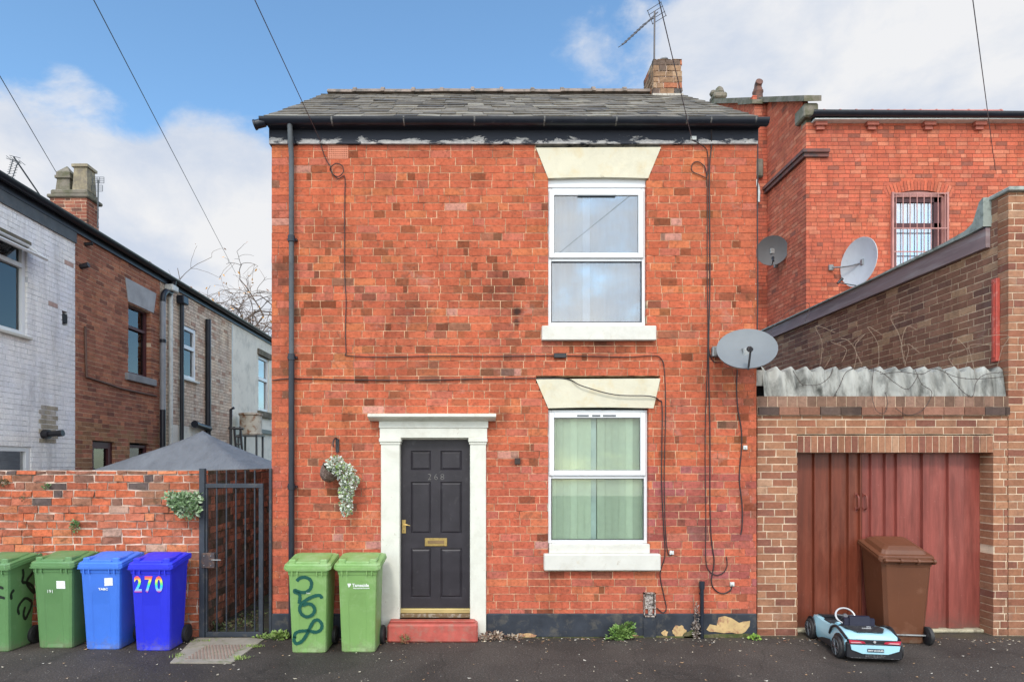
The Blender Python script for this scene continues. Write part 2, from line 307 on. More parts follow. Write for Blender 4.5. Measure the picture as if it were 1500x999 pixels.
# ------------------------------------------------------------------ mesh builder
class MB:
    def __init__(s): s.v = []; s.f = []; s.m = []; s.c = []; s.sm = []; s.usecol = False
    def face(s, pts, m=0, c=None, sm=False):
        i = len(s.v); s.v += [tuple(p) for p in pts]; s.f.append(tuple(range(i, i+len(pts)))); s.m.append(m); s.c.append(c); s.sm.append(sm)
        if c: s.usecol = True
    def mesh(s, verts, faces, m=0, c=None, sm=False):
        i = len(s.v); s.v += [tuple(p) for p in verts]
        for f in faces: s.f.append(tuple(i+k for k in f)); s.m.append(m); s.c.append(c); s.sm.append(sm)
        if c: s.usecol = True
    def box(s, a, b, m=0, c=None, M=None, bev=0, skip=()):
        x0, y0, z0 = [min(a[i], b[i]) for i in range(3)]; x1, y1, z1 = [max(a[i], b[i]) for i in range(3)]
        vs = [Vector(p) for p in ((x0,y0,z0),(x1,y0,z0),(x1,y1,z0),(x0,y1,z0),(x0,y0,z1),(x1,y0,z1),(x1,y1,z1),(x0,y1,z1))]
        if bev:
            return s.bevbox(x0, y0, z0, x1, y1, z1, bev, m, c, M)
        if M: vs = [M @ p for p in vs]
        fs = [(0,3,2,1),(4,5,6,7),(0,1,5,4),(1,2,6,5),(2,3,7,6),(3,0,4,7)]
        s.mesh(vs, [f for k, f in enumerate(fs) if k not in skip], m, c)
    def bevbox(s, x0, y0, z0, x1, y1, z1, e, m=0, c=None, M=None):
        e = min(e, (x1-x0)*.45, (y1-y0)*.45, (z1-z0)*.45)
        vs = []; idx = {}
        for sx in (0, 1):
            for sy in (0, 1):
                for sz in (0, 1):
                    X_, Y_, Z_ = (x0, x1)[sx], (y0, y1)[sy], (z0, z1)[sz]
                    ix, iy, iz = X_+(e if sx == 0 else -e), Y_+(e if sy == 0 else -e), Z_+(e if sz == 0 else -e)
                    idx[sx, sy, sz] = len(vs); vs += [Vector((X_, iy, iz)), Vector((ix, Y_, iz)), Vector((ix, iy, Z_))]
        def I(a, b_, c_, k): return idx[a, b_, c_]+k
        fs = []
        for q in (0, 1):
            fx = [I(q,0,0,0), I(q,1,0,0), I(q,1,1,0), I(q,0,1,0)]; fs.append(fx if q else fx[::-1])
            fy = [I(0,q,0,1), I(0,q,1,1), I(1,q,1,1), I(1,q,0,1)]; fs.append(fy if q else fy[::-1])
            fz = [I(0,0,q,2), I(1,0,q,2), I(1,1,q,2), I(0,1,q,2)]; fs.append(fz if q else fz[::-1])
        for a in (0, 1):
            for b_ in (0, 1):
                fs.append([I(a,b_,0,0), I(a,b_,1,0), I(a,b_,1,1), I(a,b_,0,1)])
                fs.append([I(a,0,b_,0), I(a,1,b_,0), I(a,1,b_,2), I(a,0,b_,2)])
                fs.append([I(0,a,b_,1), I(1,a,b_,1), I(1,a,b_,2), I(0,a,b_,2)])
                for k in (0, 1): pass
        for k3 in idx.values(): fs.append([k3, k3+1, k3+2])
        cen = Vector(((x0+x1)/2, (y0+y1)/2, (z0+z1)/2)); out = []
        for f in fs:
            p = [vs[i] for i in f]; n = (p[1]-p[0]).cross(p[2]-p[0])
            fc = sum(p, Vector())/len(p)
            out.append(tuple(f) if n.dot(fc-cen) > 0 else tuple(f[::-1]))
        if M: vs = [M @ p for p in vs]
        s.mesh(vs, out, m, c)
    def prism(s, pts, off, m=0, c=None):
        """closed polygon pts extruded by the vector off"""
        pts = [Vector(p) for p in pts]; off = Vector(off); n = len(pts)
        nn = Vector()
        for i in range(n): nn += pts[i].cross(pts[(i+1) % n])
        if nn.dot(off) > 0: pts = pts[::-1]
        vs = pts+[p+off for p in pts]
        fs = [tuple(range(n)), tuple(range(2*n-1, n-1, -1))]+[(i, i+n, (i+1) % n+n, (i+1) % n) for i in range(n)]
        s.mesh(vs, fs, m, c)
    def tube(s, pts, r, n=8, m=0, c=None, cap=True, r1=None):
        pts = [Vector(p) for p in pts]; L = len(pts)
        if L < 2: return
        rings = []; up = None
        for i, p in enumerate(pts):
            t = (pts[min(i+1, L-1)]-pts[max(i-1, 0)]).normalized()
            if up is None:
                up = Vector((0, 0, 1)) if abs(t.z) < .9 else Vector((1, 0, 0))
            a = t.cross(up).normalized(); b = a.cross(t).normalized(); up = b
            rr = r if r1 is None else r+(r1-r)*i/(L-1)
            rings.append([p+a*(cos(2*pi*k/n)*rr)+b*(sin(2*pi*k/n)*rr) for k in range(n)])
        vs = [q for g in rings for q in g]; fs = []
        for i in range(L-1):
            for k in range(n): fs.append((i*n+k, i*n+(k+1) % n, (i+1)*n+(k+1) % n, (i+1)*n+k))
        if cap: fs += [tuple(range(n))[::-1], tuple((L-1)*n+k for k in range(n))]
        s.mesh(vs, fs, m, c, sm=True)
    def lathe(s, prof, cen, n=20, m=0, c=None, M=None, cap=True):
        """prof: (radius, height) list turned about z"""
        cen = Vector(cen); vs = []
        for (r, z) in prof:
            for k in range(n):
                p = Vector((cos(2*pi*k/n)*r, sin(2*pi*k/n)*r, z)); vs.append((M @ p if M else p)+cen)
        fs = []
        for i in range(len(prof)-1):
            for k in range(n): fs.append((i*n+k, i*n+(k+1) % n, (i+1)*n+(k+1) % n, (i+1)*n+k))
        if cap: fs += [tuple(range(n))[::-1], tuple((len(prof)-1)*n+k for k in range(n))]
        s.mesh(vs, fs, m, c, sm=True)
    def build(s, name, mats, parent=None, bevel=0, smooth=True):
        me = bpy.data.meshes.new(name)
        off = Vector((0, 0, 0)); q = parent
        while q:
            off += q.location; root = q; q = q.parent
        if parent and root.name.startswith(('wheelie_bin', 'toy_car')): off = Vector((0, 0, 0))   # built in their own space
        me.from_pydata([(v[0]-off.x, v[1]-off.y, v[2]-off.z) for v in s.v], [], s.f)
        if not isinstance(mats, (list, tuple)): mats = [mats]
        for m in mats: me.materials.append(m)
        me.polygons.foreach_set('material_index', s.m)
        me.polygons.foreach_set('use_smooth', s.sm)
        if s.usecol:
            at = me.color_attributes.new('Col', 'FLOAT_COLOR', 'CORNER')
            buf = []
            for f, c in zip(s.f, s.c): buf += list((*(c or (.5, .5, .5)), 1))*len(f)
            at.data.foreach_set('color', buf)
        me.update()
        o = bpy.data.objects.new(name, me); col.objects.link(o)
        if parent: o.parent = parent
        if any(s.sm):
            md = o.modifiers.new('split', 'EDGE_SPLIT'); md.split_angle = R(42)
        return o

def tag(o, label=None, cat=None, group=None, kind=None):
    if label: o['label'] = label
    if cat: o['category'] = cat
    if group: o['group'] = group
    if kind: o['kind'] = kind
    return o
def thing(name, label, cat, loc=(0, 0, 0), group=None):
    o = bpy.data.objects.new(name, None); col.objects.link(o); o.location = loc; o.empty_display_size = .2
    return tag(o, label, cat, group)
def text_mesh(mb, body, size, origin, U, V, m=0, thick=.003, align='CENTER', bold=0, sx=1.0):
    """lettering as real faces: origin = centre bottom, U along the line, V up"""
    cu = bpy.data.curves.new('t', 'FONT'); cu.body = body; cu.size = size; cu.align_x = align; cu.offset = bold; cu.resolution_u = 3
    o = bpy.data.objects.new('t', cu); col.objects.link(o)
    me = bpy.data.meshes.new_from_object(o.evaluated_get(bpy.context.evaluated_depsgraph_get()))
    U = Vector(U).normalized(); V = Vector(V).normalized(); O = Vector(origin); W = U.cross(V)
    vs = [O+U*v.co.x*sx+V*v.co.y+W*thick for v in me.vertices]
    mb.mesh(vs, [tuple(p.vertices) for p in me.polygons], m)
    bpy.data.objects.remove(o); bpy.data.curves.remove(cu); bpy.data.meshes.remove(me)
def ribbon(mb, pts, w, proj, m=0):
    """flat sprayed stroke; proj maps (u, v) to a point on the surface"""
    L = len(pts); Lf = []; Rt = []
    for i, p in enumerate(pts):
        a = Vector(pts[max(i-1, 0)]); b = Vector(pts[min(i+1, L-1)]); t = (b-a)
        t = t.normalized() if t.length > 1e-9 else Vector((1, 0)); n = Vector((-t.y, t.x))
        ww = w*(.85+.3*((i*7) % 5)/5)
        if i in (0, L-1): ww *= .7
        Lf.append(Vector(p)+n*ww/2); Rt.append(Vector(p)-n*ww/2)
    for i in range(L-1):
        mb.face([proj(Lf[i]), proj(Rt[i]), proj(Rt[i+1]), proj(Lf[i+1])], m)
def smooth_path(pts, k=6):
    out = []; n = len(pts)
    for i in range(n-1):
        p0, p1, p2, p3 = [Vector(pts[min(max(j, 0), n-1)]) for j in (i-1, i, i+1, i+2)]
        for s in range(k):
            t = s/k
            out.append(.5*((2*p1)+(-p0+p2)*t+(2*p0-5*p1+4*p2-p3)*t*t+(-p0+3*p1-3*p2+p3)*t**3))
    out.append(Vector(pts[-1])); return out

# ------------------------------------------------------------------ bricks
def bricks(mb, O, U, Nn, W, z0, z1, colfn, ch=.0873, bl=.245, joint=.008, holes=(), clip=None, depth=.1, jit=.0015, hp=.12, seed=1, proud=.004, bond=None, soot=None):
    O = Vector(O); U = Vector(U).normalized(); Nn = Vector(Nn).normalized(); rg = random.Random(seed)
    V = Vector((0, 0, 1)); nrow = int(math.ceil((z1-z0)/ch-1e-6)); flip = U.cross(V).dot(Nn) < 0
    def put(u0, u1, va, vb, dfront, m, c, jj=0, dp=depth):
        J = lambda: rg.uniform(-jj, jj)
        q = [(u0+J(), va+J()), (u1+J(), va+J()), (u1+J(), vb+J()), (u0+J(), vb+J())]
        tf = [dfront+J()*1.3 for _ in q]
        fr = [O+U*a+V*b+Nn*t for (a, b), t in zip(q, tf)]; bk = [O+U*a+V*b-Nn*dp for (a, b) in q]
        fs = [(0, 1, 2, 3), (0, 4, 5, 1), (1, 5, 6, 2), (2, 6, 7, 3), (3, 7, 4, 0)]
        if flip: fs = [f[::-1] for f in fs]
        mb.mesh(fr+bk, fs, m, c)
    for i in range(nrow):
        va = z0+i*ch; vb = min(va+ch, z1); vm = (va+vb)/2
        iv = [(0, W)]
        if clip:
            k = clip(vm)
            if not k: continue
            iv = [(max(0, k[0]), min(W, k[1]))]
        for h in holes:
            r = h(vm)
            if not r: continue
            nv = []
            for (a, b) in iv:
                if r[1] <= a or r[0] >= b: nv.append((a, b)); continue
                if r[0] > a: nv.append((a, r[0]))
                if r[1] < b: nv.append((r[1], b))
            iv = nv
        for (a, b) in iv:
            if b-a > .01: put(a+.006, b-.006, va, vb, -.001-proud, 1, None, 0, depth-.002)
        header_row = bond == 'garden' and i % 5 == 4
        u = -rg.random()*bl*.3-(i % 2)*bl/2
        while u < W:
            L = bl/2 if (header_row or rg.random() < hp) else bl
            L += rg.uniform(-.01, .01)
            for (a, b) in iv:
                p, q = max(u, a), min(u+L, b)
                if q-p > .014:
                    e0 = joint/2 if p == u else 0; e1 = joint/2 if q == u+L else 0
                    c0 = colfn(p+(q-p)/2, vm, rg); A_, B_ = p+e0, q-e1
                    if soot and B_-A_ > .16 and rg.random() < soot(p, vm):     # a brick whose face is part sooty, part clean
                        k1 = A_+(B_-A_)*rg.uniform(.18, .82); kd = rg.uniform(.42, .78); dkc = tuple(x*kd*t_ for x, t_ in zip(c0, (1, 1.15, 1.12)))
                        cs_ = (c0, dkc) if rg.random() < .5 else (dkc, c0)
                        put(A_, k1, va+joint/2, vb-joint/2, 0, 0, cs_[0], 0); put(k1, B_, va+joint/2, vb-joint/2, 0, 0, cs_[1], 0)
                    else: put(A_, B_, va+joint/2, vb-joint/2, 0, 0, c0, jit)
            u += L
def rect(u0, u1, v0, v1): return lambda v: (u0, u1) if v0 < v < v1 else None
def trap(a0, a1, v0, b0, b1, v1): return lambda v: (a0+(b0-a0)*(v-v0)/(v1-v0), a1+(b1-a1)*(v-v0)/(v1-v0)) if v0 < v < v1 else None
def pick(rg, pal):
    s = sum(p[0] for p in pal); t = rg.random()*s
    for w, c in pal:
        t -= w
        if t <= 0: break
    k = rg.uniform(.9, 1.1); return tuple(min(1, x*k) for x in c)
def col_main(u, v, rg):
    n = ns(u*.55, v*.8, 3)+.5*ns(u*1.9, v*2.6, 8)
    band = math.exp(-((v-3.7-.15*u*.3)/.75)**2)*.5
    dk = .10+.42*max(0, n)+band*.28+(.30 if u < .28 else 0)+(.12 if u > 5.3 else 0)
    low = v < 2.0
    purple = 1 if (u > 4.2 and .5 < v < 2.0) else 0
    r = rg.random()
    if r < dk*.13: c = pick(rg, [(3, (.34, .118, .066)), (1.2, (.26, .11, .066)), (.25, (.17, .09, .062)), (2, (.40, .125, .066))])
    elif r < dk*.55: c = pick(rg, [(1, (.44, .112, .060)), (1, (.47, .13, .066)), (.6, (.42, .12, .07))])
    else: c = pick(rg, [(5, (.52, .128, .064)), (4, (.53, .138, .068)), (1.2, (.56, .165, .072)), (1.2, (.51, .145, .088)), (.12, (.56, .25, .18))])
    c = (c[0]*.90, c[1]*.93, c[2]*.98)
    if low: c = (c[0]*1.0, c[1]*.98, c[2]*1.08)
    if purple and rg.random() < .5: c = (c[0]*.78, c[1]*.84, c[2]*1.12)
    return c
def col_garden(u, v, rg):
    top = v > 1.55
    if top and rg.random() < .34+.25*ns(u, v): return pick(rg, [(2, (.22, .115, .085)), (1.2, (.12, .09, .085)), (2, (.30, .14, .09)), (.15, (.50, .45, .38))])
    return pick(rg, [(4, (.52, .14, .07)), (3, (.46, .15, .09)), (2, (.40, .12, .07)), (1.4, (.56, .20, .10)), (1, (.30, .13, .09)), (.2, (.48, .30, .23))])
def col_alley(u, v, rg):
    return pick(rg, [(2, (.36, .17, .12)), (2, (.24, .14, .11)), (1.3, (.5, .22, .15)), (1, (.13, .11, .09))])
def col_gar(u, v, rg): return pick(rg, [(3, (.315, .148, .088)), (2, (.28, .118, .074)), (2, (.345, .175, .105)), (1.2, (.225, .094, .066)), (.3, (.40, .235, .15))])
def col_side(u, v, rg): return pick(rg, [(4, (.235, .122, .086)), (2, (.28, .152, .106)), (1, (.18, .098, .076)), (.5, (.38, .24, .155))])
def col_vic(u, v, rg): return pick(rg, [(4, (.49, .125, .074)), (3, (.47, .135, .08)), (1.3, (.40, .108, .068)), (1, (.52, .18, .11)), (.3, (.28, .10, .07))])
def col_white(u, v, rg): k = rg.uniform(.84, .90); return (k*.985, k*.99, k) if rg.random() > .01 else (.5, .36, .32)
def col_brown(u, v, rg): return pick(rg, [(3, (.38, .165, .108)), (2, (.31, .135, .092)), (1.5, (.45, .20, .122)), (1, (.24, .11, .08))]) if v > 2.75 or rg.random() < .3 else pick(rg, [(1, (.36, .20, .115)), (1, (.28, .15, .09))])
def col_cream(u, v, rg): return pick(rg, [(4, (.72, .60, .48)), (2, (.64, .50, .39)), (1, (.76, .66, .54)), (.5, (.5, .33, .25))])

# ------------------------------------------------------------------ ground
g = MB()
for x0, x1 in ((-60, 60),): g.face([(x0, -30, 0), (x1, -30, 0), (x1, 90, 0), (x0, 90, 0)])
tag(g.build('pavement', asph), kind='structure')
g = MB()  # earth strip of the alley and yard
g.face([(-6.8, .06, .004), (-2.4, .06, .004), (-2.4, 14, .004), (-6.8, 14, .004)])
tag(g.build('alley_ground', pmat('damp_earth', (.035, .028, .022), .95, (.05, .07, .02), .48, .6, 7, 8, .3, .8, 50)), kind='structure')
# concrete ramp by the gate
slab = thing('ramp_slab', 'worn pale concrete slab on the pavement in front of the metal gate', 'slab', (-2.8, -.5, 0))
g = MB()
q = [(-3.09, -.94), (-2.47, -.95), (-2.42, -.12), (-2.6, -.06), (-3.20, -.06), (-3.22, -.2)]
g.prism([(x, y, .0) for x, y in q], (0, 0, .012)); g.build('concrete', pmat('mossy_concrete', (.27, .24, .20), .95, (.13, .15, .06), .52, .7, 6, 9, .2, .6, 60), slab)
g = MB()
for i in range(12):
    for j in range(14):
        x = -2.99+i*.036+(j % 2)*.018+.001*j; y = -.84+j*.036
        g.box((x, y, .012), (x+.019, y+.019, .017))
g.build('ribbed_panel', pmat('worn_brick_paver', (.24, .17, .14), .95, None), slab)

# ------------------------------------------------------------------ the house
house = thing('brick_house', 'two storey red brick house with black front door, slate roof and white windows', 'house', (.44, 0, 0))
x0, x1 = X(398), X(1108); WID = x1-x0
lw_u = trap(X(803)-x0, X(949)-x0, Z(260), X(785)-x0, X(968)-x0, Z(214))
lw_l = trap(X(803)-x0, X(957)-x0, Z(597), X(785)-x0, X(967)-x0, Z(555))
holes = [rect(X(803)-x0, X(947)-x0, Z(500), Z(258)), lw_u, rect(X(803)-x0, X(950)-x0, Z(834), Z(595)), lw_l,
         rect(X(558)-x0, X(712)-x0, -1, Z(616)), rect(X(480)-x0, X(510)-x0, Z(233), Z(212.5)), rect(X(942)-x0, X(959)-x0, Z(897), Z(867))]
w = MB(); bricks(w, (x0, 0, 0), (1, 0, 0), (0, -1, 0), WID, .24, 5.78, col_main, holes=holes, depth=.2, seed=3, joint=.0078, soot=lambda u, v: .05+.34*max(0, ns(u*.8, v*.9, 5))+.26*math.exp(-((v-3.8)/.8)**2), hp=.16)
w.build('front_wall', [brickM, mortM], house)
w = MB()   # gables
bk = 5.4
for sx, xx in ((-1, x0), (1, x1)):
    pl = [(xx, .004, 0), (xx, bk, 0), (xx, bk, 5.75), (xx, 2.7, 7.72), (xx, .004, 5.75)]
    w.prism(pl, (-sx*.2, 0, 0))
w.box((x0+.2, bk-.2, 0), (x1-.2, bk, 5.75))
w.build('gable_wall', texbrick_mat('gable_brick', (.40, .12, .07), (.28, .10, .06), (.45, .33, .25)), house)
w = MB(); w.box((x0+.21, .5, 0), (x1-.21, .52, 5.7)); w.build('inner_wall', darkroom, house)
# plinth
def plinth_piece(a, b):
    w.bevbox(a, -.022, 0, b, .1, Z(898), .012)
w = MB(); plinth_piece(x0-.01, X(557)); plinth_piece(X(712.5), x1)
w.bevbox(X(941), -.034, .0, X(960.5), .05, Z(902), .008)
w.build('plinth', plinthM, house)
def blob(cx, cy, rx, ry, seed, n=26, y=-.026, jag=.3):
    rg = random.Random(seed); pts = []
    for k in range(n):
        a = 2*pi*k/n; rr = 1+jag*(ns(cos(a)*1.6+seed, sin(a)*1.6, seed)*1.6)+rg.uniform(-.07, .07)
        pts.append((cx+cos(a)*rx*rr, y, max(.002, cy+sin(a)*ry*rr)))
    return pts
yp = [(1035, 922), (1040, 914), (1050, 916), (1053, 904), (1062, 902), (1072, 905), (1083, 912), (1090, 910), (1099, 909), (1098, 917), (1092, 925), (1084, 929), (1072, 926), (1060, 927), (1048, 925), (1040, 925)]
w = MB(); w.prism([(X(a, 7.17)*1, -.024, Z(b, 7.17)) for a, b in yp], (0, -.004, 0)); w.build('bare_render_patch', renderM, house)
for (a, b, rx, ry, sd) in ((993, 924, .078, .062, 5), (973, 926, .035, .03, 6), (768, 930, .12, .03, 8), (930, 931, .05, .02, 9)):
    w = MB(); w.prism([(p[0], -.024, p[2]) for p in blob(X(a), Z(b), rx, ry, sd)], (0, -.004, 0)); w.build('bare_render_patch', renderM, house)
for (a, b, rx, ry, sd) in ((1065, 930, .36, .028, 15), (960, 932, .5, .02, 16), (1012, 929, .1, .055, 17), (820, 933, .6, .012, 18)):
    w = MB(); w.prism([(p[0], -.029, p[2]) for p in blob(X(a), Z(b), rx, ry, sd, 40)], (0, -.003, 0)); w.build('algae_patch', mossM, house)
# fascia + gutter
w = MB(); w.box((x0-.02, -.035, Z(213)), (x1+.0, .15, 5.955)); w.build('fascia', peelM, house)
w = MB(); w.box((x0-.01, -.13, 5.872), (x1-.002, -.036, 5.925)); w.build('soffit', navy, house)
gutz = 5.885; gx0, gx1 = X(381, 7.05), X(1125, 7.05)
def gutter(mb, a, b, r, n=10, thick=.004):
    """half-round trough from point a to b (open at the top)"""
    a = Vector(a); b = Vector(b); t = (b-a).normalized(); s_ = t.cross(Vector((0, 0, 1))).normalized(); rings = []
    for p in (a, b):
        outer = [p+s_*(cos(pi+pi*k/n)*r)+Vector((0, 0, 1))*(sin(pi+pi*k/n)*r) for k in range(n+1)]
        inner = [p+s_*(cos(pi+pi*k/n)*(r-thick))+Vector((0, 0, 1))*(sin(pi+pi*k/n)*(r-thick)) for k in range(n, -1, -1)]
        rings.append(outer+inner)
    m_ = len(rings[0])
    mb.mesh(rings[0]+rings[1], [(k, (k+1) % m_, (k+1) % m_+m_, k+m_) for k in range(m_)]+[tuple(range(m_))[::-1], tuple(range(m_, 2*m_))], 0, None, True)
w = MB(); gutter(w, (gx0, -.135, gutz+.055), (gx1, -.135, gutz+.045), .068)
w.box((gx1-.004, -.19, gutz-.01), (gx1, -.08, gutz+.045)); gut = w.build('gutter', navy, house)
w = MB()
w.tube([(gx0+.05, -.135, gutz+.02), (gx0-.05, -.14, gutz-.01)], .05, 14); w.tube([(gx0-.05, -.14, gutz-.01), (gx0-.07, -.14, gutz-.016)], .058, 14)
w.build('gutter_stop', navy, gut)
for px in (487, 592, 695, 797, 902, 1005, 1040, 1105):
    w = MB(); xx = X(px, 7.05); gutter(w, (xx-.009, -.135, gutz+.052), (xx+.009, -.135, gutz+.052), .073, thick=.006)
    w.build('gutter_bracket', pmat('bracket', (.16, .16, .155), .6, (.03, .03, .035), .45, .6, 30) if 'bracket' not in MATS else MATS['bracket'], gut)
# downpipe
dx = X(427, 7.13)
w = MB(); w.tube([(dx, -.135, gutz-.005), (dx, -.12, 5.75), (dx, -.07, 5.55), (dx, -.07, 3.25)], .030, 12)
dp = w.build('downpipe', greypipe, house)
w = MB(); w.tube([(dx, -.07, 3.25), (dx, -.07, .06)], .034, 12); w.build('lower_pipe', navy, dp)
for zz in (5.72, 3.24, 1.75, 4.6):
    w = MB(); w.tube([(dx, -.07, zz-.035), (dx, -.07, zz+.035)], .042, 12); w.box((dx-.055, -.05, zz-.012), (dx+.055, -.004, zz+.012)); w.build('pipe_collar', navy, dp)
# roof
def slates(mb, xa, xb, eave, ridge, rows, seed, pal, wmin=.22, wmax=.42, th=.028):
    rg = random.Random(seed); e = Vector(eave); r_ = Vector(ridge); sl = (r_-e); L = sl.length; t = sl.normalized(); nn = Vector((0, -t.z, t.y))
    if nn.z < 0: nn = -nn
    pos = 0; k = 0; ex = L/rows
    for i in range(rows):
        x = xa-rg.random()*.05
        while x < xb:
            wd = rg.uniform(wmin, wmax)
            if xb-x-wd < .12: wd = xb-x+rg.uniform(-.01, .02)
            a = i*ex+rg.uniform(-.014, .014); b = min(a+ex*1.7, L); lift = .020+rg.uniform(-.004, .007); tilt = rg.uniform(-.006, .006)
            c = pick(rg, pal)
            p = [Vector((x+.003, e.y, e.z))+t*a+nn*(lift+tilt), Vector((x+wd-.003, e.y, e.z))+t*(a+rg.uniform(-.006, .006))+nn*(lift-tilt),
                 Vector((x+wd-.003, e.y, e.z))+t*b+nn*.004, Vector((x+.003, e.y, e.z))+t*b+nn*.004]
            dn = nn*th; mb.mesh(p+[v-dn for v in p], [(0, 1, 2, 3), (0, 4, 5, 1), (1, 5, 6, 2), (3, 7, 4, 0)], 0, c)
            x += wd
roof = MB()
pal = [(4, (.145, .128, .105)), (2, (.175, .155, .128)), (2, (.115, .102, .086)), (.6, (.22, .20, .165)), (.5, (.075, .068, .062))]
eave = Vector((0, -.13, 5.955)); ridge = Vector((0, 2.7, 7.905))
slates(roof, x0-.02, x1-.04, eave, ridge, 12, 5, pal)
rp = roof.build('roof', slateM, house)
w = MB()
w.prism([(x0+.0, -.12, 5.93), (x0, 2.7, 7.88), (x0, 5.5, 5.93)], (x1-x0, 0, 0)); w.build('roof_deck', pmat('dark_underlay', (.05, .045, .04), .9), rp)
w = MB(); xx = x0+.02; k = 0; rg = random.Random(4)
while xx < x1-.1:
    L = .47+rg.uniform(-.03, .03)*1; e_ = min(xx+L, x1)
    pr = [(cos(a)*.11, sin(a)*.085) for a in [pi*j/6 for j in range(7)]]
    lift = rg.uniform(-.006, .008)
    w.prism([(xx, 2.7+p[0], 7.89+p[1]+lift) for p in pr], (e_-xx-.012, rg.uniform(-.008, .008), rg.uniform(-.006, .006)))
    w.prism([(e_-.05, 2.7+p[0]*1.13, 7.89+p[1]*1.3+lift) for p in pr], (.055, 0, 0))
    xx = e_
w.build('ridge_tiles', ridgeM, rp)
# chimney stack
cx0, cx1 = X(957, 9.65), X(999, 9.65); cy0, cy1 = 9.65-D, 10.2-D; ct = Z(87, 9.65)
w = MB()
cpal = lambda u, v, rg: pick(rg, [(2, (.30, .19, .12)), (1.5, (.15, .11, .09)), (1.5, (.38, .15, .085)), (.8, (.38, .26, .17)), (1, (.09, .08, .075))])
for O_, U_, N_, W_ in (((cx0, cy0, 0), (1, 0, 0), (0, -1, 0), cx1-cx0), ((cx0, cy0+.08, 0), (0, 1, 0), (-1, 0, 0), cy1-cy0-.08), ((cx1, cy0+.08, 0), (0, 1, 0), (1, 0, 0), cy1-cy0-.08)):
    bricks(w, O_, U_, N_, W_, 7.5, ct, cpal, ch=.089, bl=.225, joint=.012, depth=.08, jit=.004, seed=9, proud=.012)
w.box((cx0+.05, cy0+.05, 7.4), (cx1-.05, cy1, ct-.01), 1)
ch = w.build('chimney', [brickG, mortG], house)
w = MB(); w.box((cx0-.015, cy0-.02, 7.5), (cx1+.015, cy0+.05, Z(137, 9.63))); w.box((cx0-.02, cy0+.05, 7.5), (cx0-.001, cy1, Z(140, 9.63)))
w.build('flashing', pmat('flaunching', (.45, .42, .37), .9, (.25, .22, .18), .5, .6, 12, bmp=.6), ch)
w = MB(); fx = X(972, 9.85)
for zz in range(5): w.lathe([(.070, 0), (.078, .008), (.070, .016)], (fx, cy0+.2, ct+.0+zz*.022), 16)
w.tube([(fx, cy0+.2, ct-.02), (fx, cy0+.2, ct+.10)], .055, 12); w.lathe([(.08, 0), (.07, .02)], (fx, cy0+.2, ct+.10), 16)
w.build('flue_terminal', steel, ch)
# lintels and sills
def lintel(a0, a1, pya, b0, b1, pyb, mat, arch=.012):
    m = MB(); n = 10; bot = []
    for k in range(n+1):
        t = k/n; bot.append((X(a0+(a1-a0)*t), -.012, Z(pya)+arch*sin(pi*t)))
    m.prism(bot+[(X(b1), -.012, Z(pyb)+.004), (X(b0), -.012, Z(pyb)-.004)], (0, .2, 0)); return m.build('lintel', mat, house)
lintel(803, 949, 262, 785, 968, 217, stoneC); lintel(803, 957, 598, 785, 967, 555, stoneC)
m = MB(); m.bevbox(X(793), -.075, Z(500), X(959), .12, Z(479), .008); m.build('window_sill', stoneW, house)
m = MB(); m.bevbox(X(796), -.085, Z(834), X(965), .12, Z(810), .01); m.bevbox(X(804), -.03, Z(810)+.0, X(951), .12, Z(796.5), .006); m.build('window_sill', stoneW, house)

def window(parent, xa, xb, za, zb, sash_z, mat, gl, back, y=.05, head=0.0, vertical_blind=False, bars=None):
    """two-light upvc window: opening casement above, fixed light below"""
    fr = MB(); t = .045; yo = y
    def ring(mb, a, b, c, d, tt, y0, y1, e=.006):
        mb.bevbox(a, y0, c, a+tt, y1, d, e); mb.bevbox(b-tt, y0, c, b, y1, d, e)
        mb.bevbox(a+tt, y0, d-tt, b-tt, y1, d, e); mb.bevbox(a+tt, y0, c, b-tt, y1, c+tt, e)
    if head: fr.bevbox(xa, yo-.012, zb, xb, yo+.06, zb+head, .004)
    ring(fr, xa, xb, za, zb, t, yo, yo+.07)
    fr.bevbox(xa+t, yo+.004, sash_z-.03, xb-t, yo+.066, sash_z+.03, .005)
    f = fr.build('window_frame', mat, parent)
    s = MB(); s0, s1, s2, s3 = xa+.012, xb-.024, sash_z+.006, zb-.032
    ring(s, s0, s1, s2, s3, .062, yo-.022, yo-.001, .007); sash = s.build('opening_casement', mat, f)
    s = MB(); ring(s, s0+.058, s1-.058, s2+.058, s3-.058, .008, yo-.012, yo-.003, .001); ring(s, xa+.042, xb-.042, za+.042, sash_z-.027, .007, yo-.004, yo+.004, .001)
    s.build('rubber_seal', blackgap, f)
    s = MB(); ym = yo+.01; s.box((s0+.062, yo-.008, s2+.062), (s1-.062, yo-.004, s3-.062)); s.build('upper_pane', gl, f)
    s = MB(); s.box((xa+t, yo+.02, za+t), (xb-t, yo+.024, sash_z-.03)); s.build('lower_pane', gl, f)
    return f, (s0, s1, s2, s3)
wf, sb = window(house, X(803), X(947), Z(476), Z(273), Z(377.5), upvc, glassU, None, y=.05, head=Z(260)-Z(273))
m = MB(); m.box((X(847), .02, Z(286.5)), (X(903), .027, Z(284.7))); m.build('trickle_vent', greypipe, wf)
m = MB()
nn = 60
for i in range(nn):
    a, b = X(806)+i*(X(944)-X(806))/nn, X(806)+(i+1)*(X(944)-X(806))/nn
    f_ = lambda q: .19+.012*sin(q*48)+.008*sin(q*19+1)
    m.face([(a, f_(a), Z(472)), (b, f_(b), Z(472)), (b, f_(b), Z(275)), (a, f_(a), Z(275))], 0, None, True)
m.build('net_curtain', netc, wf)
